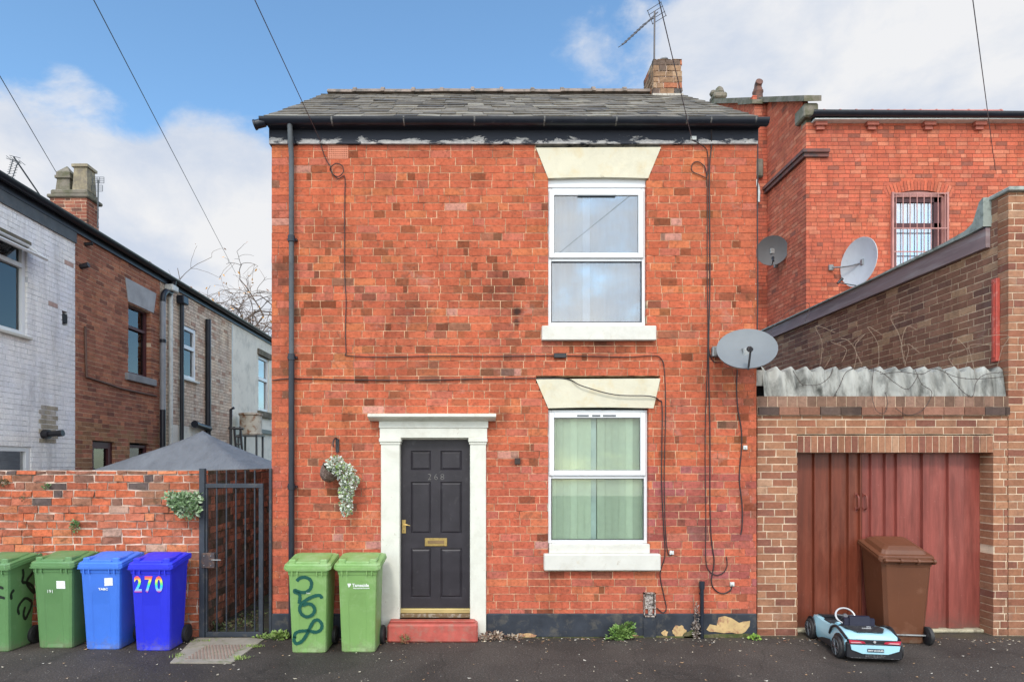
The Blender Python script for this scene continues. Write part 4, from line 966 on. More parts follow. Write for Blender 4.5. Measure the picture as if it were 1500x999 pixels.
# ------------------------------------------------------------------ satellite dishes
def dish(label, cen, nrm, w_, h_, mat, mount, arm_to=None, roll=0, group='satellite dishes'):
    cen = Vector(cen); n_ = Vector(nrm).normalized(); up = Vector((0, 0, 1)); u = up.cross(n_).normalized(); v = n_.cross(u).normalized()
    M = Matrix((u, v, n_)).transposed()
    if roll: M = M @ Matrix.Rotation(roll, 3, 'Z')
    t = thing('satellite_dish', label, 'satellite dish', mount, group)
    m = MB(); vs = []; rings = 7; seg = 36
    for i in range(rings+1):
        r = i/rings
        for k in range(seg):
            a = 2*pi*k/seg; vs.append(cen+M @ Vector((cos(a)*r*w_/2, sin(a)*r*h_/2, .09*w_*(r*r-1))))
    fs = [(i*seg+k, i*seg+(k+1) % seg, (i+1)*seg+(k+1) % seg, (i+1)*seg+k) for i in range(rings) for k in range(seg)]
    off = len(vs); vs2 = [p-n_*.012 for p in vs]
    m.mesh(vs+vs2, fs+[tuple(off+i for i in f)[::-1] for f in fs]+[(rings*seg+k, rings*seg+(k+1) % seg, off+rings*seg+(k+1) % seg, off+rings*seg+k) for k in range(seg)], 0, None, True)
    pn = m.build('reflector', mat, t)
    m = MB(); bot = cen+M @ Vector((0, -h_*.48, .0)); lnb = cen+M @ Vector((0, -h_*.44, w_*.40))
    m.tube([bot-n_*.03, lnb], .011, 8); m.build('feed_arm', black if mat is darkdish else greypipe, t)
    m = MB(); m.tube([lnb-(cen-lnb).normalized()*.02, lnb+(cen-lnb).normalized()*.10], .024, 10); m.tube([lnb+(cen-lnb).normalized()*.08, lnb+(cen-lnb).normalized()*.12], .030, 10); m.build('receiver', black, t)
    m = MB(); back = cen-n_*(.09*w_+.03)
    m.tube(smooth_path([back, Vector(mount)*.5+back*.5+Vector((0, 0, -.03)), Vector(mount)], 5), .017, 8)
    m.bevbox(back.x-.05, back.y-.05, back.z-.06, back.x+.05, back.y+.04, back.z+.06, .01)
    m.bevbox(mount[0]-.045, mount[1]-.03, mount[2]-.06, mount[0]+.045, mount[1]+.03, mount[2]+.06, .01); m.build('wall_bracket', steel, t)
cd = 6.86; c_ = P(1094, 510, cd); tocam = (Vector((0, -D, H))-c_).normalized()
def tilt(v, el, az=0):
    v = v.copy(); a = math.atan2(v.y, v.x)+R(az); e = math.asin(v.z)+R(el); return Vector((cos(a)*cos(e), sin(a)*cos(e), sin(e)))
dish('large grey oval satellite dish on the right corner of the red house', c_, tilt(tocam, 44, 6), .63, .60, fibre, (X(1047), -.03, Z(516)))
c_ = P(1131, 367, 13.9); tocam = (Vector((0, -D, H))-c_).normalized()
dish('dark round satellite dish on the gable wall of the victorian building', c_, tilt(tocam, 14, 5), .66, .66, darkdish, (vx-.03, c_.y+.35, c_.z-.22))
c_ = P(1257, 384, 12.45); tocam = (Vector((0, -D, H))-c_).normalized()
dish('pale grey satellite dish seen from the side above the mauve fascia', c_, tilt(tocam, 16, -50), .98, .96, fibreL, (c_.x-.25, vy-.03, c_.z+.05), roll=R(-8))

# ------------------------------------------------------------------ aerials
def yagi(label, base, top, boomdir, L, n, el, mat=steel, kind=0, parent=None):
    base = Vector(base); top = Vector(top); t = thing('tv_aerial', label, 'aerial', base, 'television aerials')
    m = MB(); m.tube([base, top], .014, 8); m.build('mast', mat, t)
    b = Vector(boomdir).normalized(); s_ = b.cross(Vector((0, 0, 1))).normalized(); up = s_.cross(b).normalized()
    st = top-Vector((0, 0, .06)); m = MB(); m.tube([st-b*.12, st+b*L], .010, 6); bm = m.build('boom', mat, t)
    m = MB()
    for k in range(n):
        p = st+b*(L*(.22+.78*k/(n-1))); e = el*(1-.25*k/n); m.tube([p-s_*e, p+s_*e], .005, 5)
    for q_ in (-.10, -.04, .04, .10): m.tube([st-b*.08+up*q_-s_*el*1.3, st-b*.08+up*q_+s_*el*1.3], .005, 5)
    for q_ in (-1, 1): m.tube([st-b*.08+up*(-.11)+s_*el*1.2*q_, st-b*.08+up*(.11)+s_*el*1.2*q_], .005, 5)
    m.build('elements', mat, t); return t
mb0 = P(958, 90, 9.75); mt0 = P(959, 17, 9.75)
tip = P(912, 60, 9.2)
yagi('rooftop television aerial beside the small chimney of the red house', mb0-Vector((0, 0, .35)), mt0, (tip-mt0), (tip-mt0).length, 9, .10, pmat('dark_steel', (.10, .09, .09), .5, metal=.4))
b_ = P(143, 334, 14.2); t_ = P(143, 262, 14.2)
def hplate(label, base, tops, mat):
    t = thing('tv_aerial', label, 'aerial', base, 'television aerials')
    m = MB(); m.tube([base, tops[0]], .016, 8); m.build('mast', mat, t)
    for c_ in tops:
        m = MB()
        for i in range(4): m.tube([c_+Vector((-.13, 0, -.07+i*.045)), c_+Vector((.13, 0, -.07+i*.045))], .006, 5)
        for s_ in (-.13, -.03, .03, .13): m.tube([c_+Vector((s_, 0, -.07)), c_+Vector((s_, 0, .065))], .006, 5)
        m.build('grid', mat, t)
hplate('upright aerial with two small grids right of the old chimney', b_, [P(144, 264, 14.2), P(142, 276, 14.2)], greypipe)
ba, ta = P(72, 306, 13.9), P(20, 230, 13.0)
t = thing('tv_aerial', 'leaning rooftop aerial with hanging elements at far left', 'aerial', ba, 'television aerials')
m = MB(); m.tube([ba, ta], .016, 8); m.build('mast', greypipe, t)
m = MB()
for (a, b) in (((26, 238), (18, 262)), ((19, 234), (13, 255))):
    A, B = P(*a, 13.0), P(*b, 13.0); m.tube([A, B], .010, 5)
    for k in range(7): p = A.lerp(B, k/6); m.tube([p-Vector((.05, 0, .012)), p+Vector((.05, 0, .012))], .006, 4)
for k in range(4):
    p = P(12+k*6, 232+k*2, 13.0); m.tube([p+Vector((-.04, 0, .05)), p+Vector((.10, 0, -.06))], .006, 4)
m.tube([P(9, 232, 13), P(31, 240, 13)], .006, 4); m.tube([P(14, 228, 13), P(30, 232, 13)], .006, 4)
m.build('elements', greypipe, t)

# ------------------------------------------------------------------ terrace on the left
TX = -6.8
def Td(px): return F*6.8/(CX-px)
def tz(px, py): return H+(CY-py)/F*Td(px)
def ty(px): return Td(px)-D
EH = 6.04
def thouse(name, label, ya, yb, pal_, mats, holes, seed, ch=.078, fascia=None, brick=True):
    t = thing(name, label, 'house', (TX, (ya+yb)/2, 0))
    w = MB()
    if brick: bricks(w, (TX, ya, 0), (0, 1, 0), (1, 0, 0), yb-ya, 0, EH-.02, pal_, ch=ch, bl=.235, joint=.010, depth=.2, holes=holes, seed=seed, hp=.2)
    else:
        us_ = sorted({0, yb-ya}|{h[0] for h in holes}|{h[1] for h in holes}); vz_ = sorted({0, EH}|{h[2] for h in holes}|{h[3] for h in holes})
        for i in range(len(us_)-1):
            for j in range(len(vz_)-1):
                um, vm = (us_[i]+us_[i+1])/2, (vz_[j]+vz_[j+1])/2
                if any(h[0] < um < h[1] and h[2] < vm < h[3] for h in holes): continue
                w.box((TX-.2, ya+us_[i], vz_[j]), (TX, ya+us_[i+1], vz_[j+1]))
    w.build('wall', mats, t)
    w = MB(); w.box((TX-4.8, ya+.003, 0), (TX-.5, yb-.003, EH)); w.build('back_wall', darkroom, t)
    w = MB(); w.prism([(TX+.08, ya, EH), (TX-2.6, ya, EH+2.6*.46), (TX-5, ya, EH)], (0, yb-ya, 0)); w.build('roof', pmat('slate_roof', (.10, .10, .11), .8) if 'slate_roof' not in MATS else MATS['slate_roof'], t)
    w = MB(); gutter(w, (TX+.12, ya, EH+.045), (TX+.12, yb, EH+.045), .075); w.box((TX+.002, ya, EH-.12), (TX+.04, yb, EH+.03)); w.build('gutter', navy, t)
    return t
ya, yb, yc, yd_, ye = .1, ty(110), ty(234), ty(340), ty(400)+6
def ty_hole(ya_, p0, p1, za, zb): return rect(ty(p0)-ya_, ty(p1)-ya_, za, zb)
def twin(parent, p0, p1, za, zb, mat, gl, mid=None, t=.05, back=blindw, rec=.06, vmid=None):
    y0, y1 = (ty(p0), ty(p1)) if p0 > -400 else (.3, ty(p1)); w = MB(); xo = TX-rec
    w.bevbox(xo-.07, y0, za, xo, y0+t, zb, .005); w.bevbox(xo-.07, y1-t, za, xo, y1, zb, .005); w.bevbox(xo-.07, y0+t, zb-t, xo, y1-t, zb, .005); w.bevbox(xo-.07, y0+t, za, xo, y1-t, za+t, .005)
    if mid: w.bevbox(xo-.066, y0+t, mid-t/2, xo+.012, y1-t, mid+t/2, .005)
    if vmid: w.bevbox(xo-.066, vmid-t/2, za+t, xo-.004, vmid+t/2, zb-t, .005)
    f = w.build('window', mat, parent)
    w = MB(); w.box((xo-.05, y0+t, za+t), (xo-.046, y1-t, zb-t)); w.build('pane', gl, f)
    w = MB(); w.box((xo-.13, y0, za), (xo-.12, y1, zb)); w.build('blind', back, f)
    return f
# white painted house
w1t, w1b = 5.32, 3.93
h1 = thouse('terraced_house', 'white painted brick terraced house at far left', ya, yb, col_white, [brickW, mortW], [rect(.2, ty(40)-ya, w1b, w1t), rect(.2, ty(46)-ya, 1.2, 2.30), ty_hole(ya, 91, 99, tz(95, 474), tz(95, 459))], 51)
tw = twin(h1, -999, 40, w1b, w1t-.02, upvc, glassT, mid=4.98, t=.07, back=blindw, rec=.03)
w = MB(); M_ = Matrix.Translation((TX-.0, 0, 5.30)) @ Matrix.Rotation(R(-52), 4, 'Y')
y0, y1 = .6, ty(42)
for q_ in ((0, y0, y0+.05), (0, y1-.05, y1)): w.box((-.0, q_[1], -.36), (.035, q_[2], 0), 0, None, M_)
w.box((0, y0+.05, -.05), (.035, y1-.05, 0), 0, None, M_); w.box((0, y0+.05, -.36), (.035, y1-.05, -.31), 0, None, M_)
sa_ = w.build('open_vent_light', upvc, tw)
w = MB(); w.box((.012, y0+.05, -.31), (.018, y1-.05, -.05), 0, None, M_); w.build('vent_pane', glassD, sa_)
w = MB(); w.bevbox(TX-.03, .3, w1b-.05, TX+.06, ty(43), w1b, .01); w.build('window_sill', stoneW, h1)
w = MB(); w.bevbox(TX-.1, .3, w1t, TX+.03, ty(44), w1t+.06, .01); w.build('window_head', sandstone, h1)
twin(h1, -999, 46, 1.2, 2.28, upvc, glassD, mid=None, t=.09, back=darkroom, rec=.02)
w = MB(); w.box((TX-.05, ty(92), tz(95, 473)), (TX+.002, ty(98.5), tz(95, 460))); w.build('wall_vent', darkroom, h1)
w = MB(); w.box((TX+.004, ya, EH-.30), (TX+.03, yb, EH-.121)); w.build('fascia', greypipe, h1)
w = MB(); zz = tz(66, 636); yy = ty(63); w.tube([(TX, yy, zz), (TX+.10, yy, zz), (TX+.26, yy+.02, zz+.02)], .045, 12); w.tube([(TX, yy, zz), (TX+.10, yy, zz)], .07, 12); w.tube([(TX+.22, yy+.02, zz+.01), (TX+.30, yy+.02, zz+.02)], .052, 12); w.build('boiler_flue', black, h1)
w = MB(); rg = random.Random(8)
for i in range(8):
    for j in range(3): y_ = ty(57)+j*.13+(i % 2)*.05; w.box((TX-.01, y_, tz(60, 648)+i*.075), (TX+.007, y_+.12, tz(60, 648)+i*.075+.062), 0, pick(rg, [(1, (.42, .38, .30)), (1, (.50, .46, .40))]))
w.build('bare_brick_patch', [brickC], h1)
# brown brick house
bt0, bt1 = 3.77, 5.17
h2 = thouse('terraced_house', 'brown brick terraced house with maroon windows and old chimney', yb, yc, col_brown, [brickB, mortB],
            [ty_hole(yb, 188, 221, bt0, bt1), ty_hole(yb, 135.5, 168, .3, 2.40), ty_hole(yb, 190, 218, 1.0, 2.38)], 52)
twin(h2, 188, 221, bt0, bt1, woodred, glassT, mid=4.72, t=.06, back=pmat('grey_net', (.60, .68, .68), .9, bmp=0), rec=.09)
twin(h2, 135.5, 168, .3, 2.40, woodred, glassT, t=.12, back=pmat('teal_obscure', (.16, .26, .25), .9, bmp=0), rec=.05)
twin(h2, 190, 218, 1.0, 2.38, woodred, glassT, t=.06, back=blindw, rec=.05)
w = MB(); yl0, yl1 = ty(183), ty(228); w.prism([(TX+.015, yl0+.10, bt1+.0), (TX+.015, yl1-.10, bt1+.0), (TX+.015, yl1, 5.61), (TX+.015, yl0, 5.61)], (-.2, 0, 0)); w.build('lintel', pmat('grey_stone', (.36, .37, .38), .9), h2)
w = MB(); w.bevbox(TX-.1, ty(183), bt0-.14, TX+.06, ty(226), bt0, .01); w.build('window_sill', pmat('grey_sill', (.25, .26, .27), .9), h2)
def vpipe(parent, name, px, p0, p1, r, mat, off=.07):
    w = MB(); w.tube([(TX+off, ty(px), tz(px, p0)), (TX+off, ty(px), tz(px, p1))], r, 10); return w.build(name, mat, parent)
soil = vpipe(h2, 'soil_pipe', 232.5, 440, 600, .055, lightpipe, .09)
w = MB(); yy = ty(232.5); w.tube([(TX+.09, yy, tz(232, 600)), (TX+.09, yy, tz(232, 690))], .06, 10); w.build('lower_pipe', navy, soil); w = MB(); w.tube(smooth_path([(TX+.09, yy, tz(232, 442)), (TX+.09, yy+.02, tz(232, 432)), (TX+.09, yy+.14, tz(236, 426)), (TX+.09, yy+.30, tz(240, 428)), (TX+.09, yy+.42, tz(245, 420)), (TX+.12, yy+.42, EH+.0)], 5), .058, 10)
w.build('pipe_bend', navy, soil); w = MB(); w.tube([(TX+.09, yy, tz(232, 497)), (TX+.09, yy, tz(232, 502))], .066, 10); w.build('pipe_collar', navy, soil)
w = MB(); pth = [(123, 478), (124, 520), (125, 552), (150, 560), (180, 570), (228, 580)]; w.tube([(TX+.02, ty(a), tz(a, b)) for a, b in pth], .02, 6); w.build('conduit', pmat('brown_conduit', (.14, .08, .06), .7), h2)
w = MB(); w.tube([(TX, ty(118), tz(118, 391)), (TX+.14, ty(118), tz(118, 388))], .045, 10); w.build('overflow_outlet', black, h2); w = MB(); w.tube([(TX, ty(124), tz(124, 358)), (TX+.12, ty(126), tz(126, 357))], .03, 8); w.build('overflow_outlet', black, h2)
# chimney
cd_ = 14.0; ccx0, ccx1 = X(73, cd_), X(127, cd_); czt = Z(290, cd_)
w = MB(); cp = lambda u, v, rg: pick(rg, [(3, (.26, .10, .07)), (1, (.14, .07, .055)), (1, (.34, .15, .10))])
bricks(w, (ccx0, cd_-D, 0), (1, 0, 0), (0, -1, 0), ccx1-ccx0, 6.1, czt, cp, ch=.08, joint=.012, seed=61, depth=.08)
bricks(w, (ccx1, cd_-D+.08, 0), (0, 1, 0), (1, 0, 0), .37, 6.1, czt, cp, ch=.08, joint=.012, seed=62, depth=.08)
w.box((ccx0+.07, cd_-D+.07, 6.1), (ccx1-.07, cd_-D+.45, czt), 1)
chm = w.build('chimney', [brickB, mortB], h2)
w = MB(); w.bevbox(ccx0-.05, cd_-D-.05, czt, ccx1+.06, cd_-D+.52, czt+.08, .02); w.bevbox(ccx0-.0, cd_-D-.0, czt+.08, ccx1+.0, cd_-D+.46, czt+.20, .03); w.build('chimney_cap', sandstone, chm)
for k, (pa, pb, pt) in enumerate(((83, 104, 262), (108, 130, 246))):
    w = MB(); xa_, xb_ = X(pa, cd_+.1), X(pb, cd_+.1); xc = (xa_+xb_)/2; hw = (xb_-xa_)/2; yy = cd_-D+.22; zb2 = czt+.2; zt2 = Z(pt, cd_+.1)
    def ringq(h, z): return [(xc-h, yy-h, z), (xc+h, yy-h, z), (xc+h, yy+h, z), (xc-h, yy+h, z)]
    secs = [ringq(hw*1.0, zb2), ringq(hw*.86, zt2), ringq(hw*1.08, zt2), ringq(hw*1.08, zt2+.06)]
    if k == 0: secs += [ringq(hw*.95, zt2+.07), ringq(hw*.95, zt2+.14), ringq(.01, zt2+.33)]
    else: secs += [ringq(hw*.8, zt2+.09), ringq(hw*.75, zt2+.06)]
    vs = [p for s_ in secs for p in s_]; fs = [(i*4+j, i*4+(j+1) % 4, (i+1)*4+(j+1) % 4, (i+1)*4+j) for i in range(len(secs)-1) for j in range(4)]+[tuple(range((len(secs)-1)*4, len(secs)*4))]
    w.mesh(vs, fs); w.build('chimney_pot', sandstone if k == 0 else sandstoneL, chm)
# cream brick house
h3 = thouse('terraced_house', 'cream painted brick terraced house with black drainpipes', yc, yd_, col_cream, [brickC, mortC], [ty_hole(yc, 264, 287.5, tz(276, 556), tz(265, 474))], 53)
twin(h3, 264, 287.5, tz(276, 556), tz(265, 474), upvc, glassT, mid=tz(265, 505), t=.09, back=pmat('green_room', (.25, .42, .40), .9, bmp=0), rec=.02)
w = MB(); w.bevbox(TX-.03, ty(262), tz(276, 556)-.05, TX+.07, ty(289), tz(276, 556), .01); w.build('window_sill', upvcd, h3)
vpipe(h3, 'white_downpipe', 245.5, 424, 690, .045, upvcd)
w = MB(); w.bevbox(TX+.0, ty(240), tz(245, 428), TX+.2, ty(249), tz(245, 420)+.02, .02); w.build('rain_hopper', upvcd, h3)
vpipe(h3, 'black_downpipe', 262, 440, 690, .045, navy); w = MB(); w.bevbox(TX+.0, ty(258), tz(262, 446), TX+.17, ty(266), tz(262, 434), .02); w.build('rain_hopper', navy, h3)
vpipe(h3, 'black_soil_pipe', 301, 468, 640, .065, navy)
w = MB(); w.tube([(TX+.1, ty(301), tz(301, 628)), (TX+.12, ty(280), tz(280, 622))], .07, 10); w.tube([(TX+.12, ty(281), tz(281, 622)), (TX+.13, ty(277), tz(277, 621))], .085, 10); w.build('pipe_branch', navy, h3)
w = MB()
for i, (pa, pb, ra, rb) in enumerate(((264, 478, 5.55, 5.9), (287, 300, 5.2, 5.8))): pass
w.bevbox(TX-.01, ty(252), tz(262, 690), TX+.012, ty(296), tz(280, 622)-.05, .004); w.build('render_patch', renderC, h3)
# rendered house
h4 = thouse('terraced_house', 'off white rendered terraced house nearest the bare tree', yd_, ye, None, [renderC], [(ty(378.5)-yd_, ty(394)-yd_, tz(386, 603), tz(386, 523))], 54, brick=False)
twin(h4, 378.5, 394, tz(386, 603), tz(386, 523), upvc, glassD, mid=tz(386, 556), t=.10, back=pmat('grey_room', (.2, .22, .2), .9, bmp=0), rec=.04)
w = MB(); w.bevbox(TX-.05, ty(377), tz(386, 603)-.2, TX+.08, ty(396), tz(386, 603), .01); w.build('window_sill', sandstone, h4)
w = MB(); w.bevbox(TX-.05, ty(377), tz(386, 523), TX+.06, ty(396), tz(386, 523)+.18, .01); w.build('window_head', sandstone, h4)
w = MB(); w.box((TX+.002, ty(358), tz(370, 633)), (TX+.08, ty(404), tz(370, 627))); w.build('wall_pipe', greypipe, h4)
w = MB(); w.box((TX-.0, yd_-.04, 0), (TX+.012, yd_+.03, EH-.2)); w.build('party_line', upvcd, h4)
# water tank and ladder in the yard
tk = thing('water_tank', 'small rusty pale water tank on a stand against the rendered house', 'tank', (TX+.45, ty(348), 0))
w = MB(); yy = ty(348)-.2; xx = TX+.45; zt = H+(CY-607)/F*(yy+D); w.lathe([(.30, 0), (.32, .05), (.30, .1), (.30, .55), (.33, .58), (.33, .62), (.1, .66)], (xx, yy, zt-.60), 18); w.build('drum', pmat('rusty_cream_tank', (.50, .47, .40), .8, (.25, .13, .07), .5, .62, 6), tk)
w = MB()
for a, b in ((-.25, -.25), (.25, -.25), (.25, .25), (-.25, .25)): w.tube([(xx+a, yy+b, 0), (xx+a, yy+b, zt-.58)], .03, 6)
w.box((xx-.3, yy-.3, zt-.62), (xx+.3, yy+.3, zt-.59)); w.build('stand', greypipe, tk)
w = MB(); bx = (TX+.9, ty(337)-1.1)
dl = 15.0; A = P(345, 690, dl); lad = thing('metal_ladder', 'dark metal ladder standing in the yard behind the canopy', 'ladder', (A.x, A.y, 0))
w = MB()
for px0, px1 in ((343, 349), (352, 357)): w.tube([P(px1+1, 700, dl), P(px0, 625, dl)], .03, 6)
for k in range(6): w.tube([P(344+k*.9, 628+k*11, dl), P(353+k*.8, 629+k*11, dl)], .02, 6)
w.tube([P(338, 655, dl), P(338, 600, dl), P(343, 597, dl)], .035, 8); w.tube([P(335, 627, dl), P(357, 628, dl)], .035, 6)
w.build('rails', black, lad)

# ------------------------------------------------------------------ yard: garden wall, canopy, bare tree
gw = thing('garden_wall', 'weathered orange brick garden wall behind the wheelie bins', 'wall', (-5, .1, 0))
gx = X(293)
w = MB(); bricks(w, (-8.6, 0, 0), (1, 0, 0), (0, -1, 0), gx+8.6, 0, 1.935, col_garden, ch=.0898, bl=.235, joint=.014, depth=.22, jit=.0065, seed=71, hp=.28, proud=.008)
w.build('front_face', [brickG, mortG], gw)
w = MB(); bricks(w, (gx, .22, 0), (0, 1, 0), (1, 0, 0), 9.3, 0, 1.93, col_alley, ch=.0898, bl=.235, joint=.013, depth=.22, jit=.006, seed=73, hp=.25, proud=.008)
w.build('return_face', [brickD, mortD], gw)
gz_ = thing('gazebo', 'grey cloth pyramid canopy standing in the yard behind the wall', 'canopy', (X(297, 11.2), 4.0, 0))
w = MB(); cxg, cyg = X(297, 11.2), 4.0; hs = 1.28; zr = 2.60; ze = Z(690, 10.2); n = 22; vv = []
for i in range(n+1):
    for j in range(n+1):
        u_, v_ = -1+2*i/n, -1+2*j/n; r_ = max(abs(u_), abs(v_)); z_ = zr+(ze-zr)*(r_**.86)
        z_ += .015*ns(u_*2.5, v_*2.5, 2)*r_-.05*(1-min(abs(abs(u_)-abs(v_)), .25)/.25*0-1)*0
        z_ -= .05*r_*(min(abs(u_), abs(v_))/(r_+1e-6)-1)**2*.9 - .0
        z_ += .02*abs(sin(7*(u_-v_)))*r_*.5
        vv.append((cxg+u_*hs, cyg+v_*hs, z_))
w.mesh(vv, [(i*(n+1)+j, (i+1)*(n+1)+j, (i+1)*(n+1)+j+1, i*(n+1)+j+1) for i in range(n) for j in range(n)], 0, None, True)
for a, b, c_, d_ in ((-1, -1, 1, -1), (1, -1, 1, 1), (1, 1, -1, 1), (-1, 1, -1, -1)):
    w.face([(cxg+a*hs, cyg+b*hs, ze-.03), (cxg+c_*hs, cyg+d_*hs, ze-.03), (cxg+c_*hs, cyg+d_*hs, ze-.22), (cxg+a*hs, cyg+b*hs, ze-.22)])
w.build('canopy_cloth', gazeboM, gz_)
for a in (-1, 1):
    for b in (-1, 1):
        w = MB(); w.tube([(cxg+a*hs*.97, cyg+b*hs*.97, 0), (cxg+a*hs*.97, cyg+b*hs*.97, ze-.06)], .025, 8); w.build('leg', steel, gz_)
# round black lid behind the wall
w = MB(); pl_ = P(99, 690, 8.6); w.lathe([(.205, 0), (.20, .05), (.16, .10), (.09, .125), (.01, .13)], (pl_.x, pl_.y, 1.80), 20); w.tube([(pl_.x, pl_.y, 0), (pl_.x, pl_.y, 1.8)], .19, 16)
tag(w.build('black_drum', rubber), 'top of a round black drum showing over the garden wall', 'drum')

def tree(label, base, height, spread, seed):
    t = thing('bare_tree', label, 'tree', base); rg = random.Random(seed); trunk = MB(); lf = MB(); tips = []
    def grow(p, d, L, r, depth):
        pts = [p]; dd = d.copy(); seg = 5
        for i in range(seg):
            dd = (dd+Vector((rg.uniform(-.25, .25), rg.uniform(-.25, .25), rg.uniform(-.12, .10)-.10*(depth > 2)))).normalized(); pts.append(pts[-1]+dd*L/seg)
        trunk.tube(pts, r, 5 if depth < 3 else 3, r1=r*.65, cap=False)
        if depth >= 6:
            tips.append(pts[-1]); return
        nb = 3
        for k in range(nb):
            s_ = pts[rg.randint(2, seg)]; a = Vector((rg.uniform(-1, 1), rg.uniform(-1, 1), rg.uniform(-.25, .8))).normalized()
            grow(s_, (dd*.55+a*.75).normalized(), L*rg.uniform(.62, .82), r*.62, depth+1)
    grow(Vector(base), Vector((0, 0, 1)), height*.38, .16, 0)
    trunk.build('trunk', bark, t)
    for p in tips:
        for k in range(1):
            if rg.random() < .25: continue
            q_ = p+Vector((rg.uniform(-.1, .1), rg.uniform(-.1, .1), rg.uniform(-.12, .05))); s_ = rg.uniform(.05, .10); a = Vector((rg.uniform(-1, 1), rg.uniform(-1, 1), rg.uniform(-1, 1))).normalized(); b = a.orthogonal().normalized()
            lf.face([q_, q_+a*s_+b*s_*.4, q_+a*s_*2, q_+a*s_-b*s_*.4], 0, pick(rg, [(2, (.30, .13, .05)), (2, (.60, .28, .03)), (1, (.20, .10, .06))]))
    lf.build('crown', leafM, t); return t
tree('bare autumn tree with a few orange leaves behind the left terrace', (-12.2, 21.5, 0), 16.5, 4, 11)
tree('bare autumn tree with curving twigs above the rendered house', (-10.9, 22.5, 0), 14.0, 4, 19)
tree('bare tree with fine drooping twigs rising behind the cream brick house', (-13.6, 20.5, 0), 18.5, 4, 5)

# ------------------------------------------------------------------ gate
gt = thing('metal_gate', 'dark grey metal bar gate closing the alley beside the house', 'gate', (X(345), 0, 0))
def gb_(mb, px0, px1, py0, py1, y0=-.02, y1=.02, lean=0): mb.bevbox(X(px0), y0, Z(py1), X(px1), y1, Z(py0), .004)
for a, b, c_, d_ in ((293, 301, 686, 935), (395, 399, 686, 932)):
    w = MB(); gb_(w, a, b, c_, d_, -.03, .03); w.build('gate_post', gateM, gt)
w = MB(); gb_(w, 301.8, 386, 708, 714.5); gb_(w, 301.8, 386, 925, 932); gb_(w, 301.8, 304.5, 714.5, 925); gb_(w, 379.5, 386, 714.5, 925)
gf = w.build('gate_frame', gateM, gt)
for px in (317.7, 331.8, 345.6, 359.4, 373.2):
    w = MB(); w.tube([(X(px), 0, Z(926)), (X(px), 0, Z(688.5))], .0095, 8); w.build('bar', gateM, gf)
w = MB(); gb_(w, 297, 316, 809, 831, -.04, .03); lb = w.build('lock_box', pmat('rusty_lock_plate', (.05, .04, .045), .6, (.12, .07, .05), .5, .6, 20), gt)
w = MB(); w.tube([(X(312), -.045, Z(819)), (X(326), -.05, Z(819))], .006, 6)
for a, b in ((301, 813), (311, 813), (301, 827), (311, 827)): w.tube([(X(a), -.046, Z(b)), (X(a), -.040, Z(b))], .006, 8)
w.build('bolt', steel, lb)

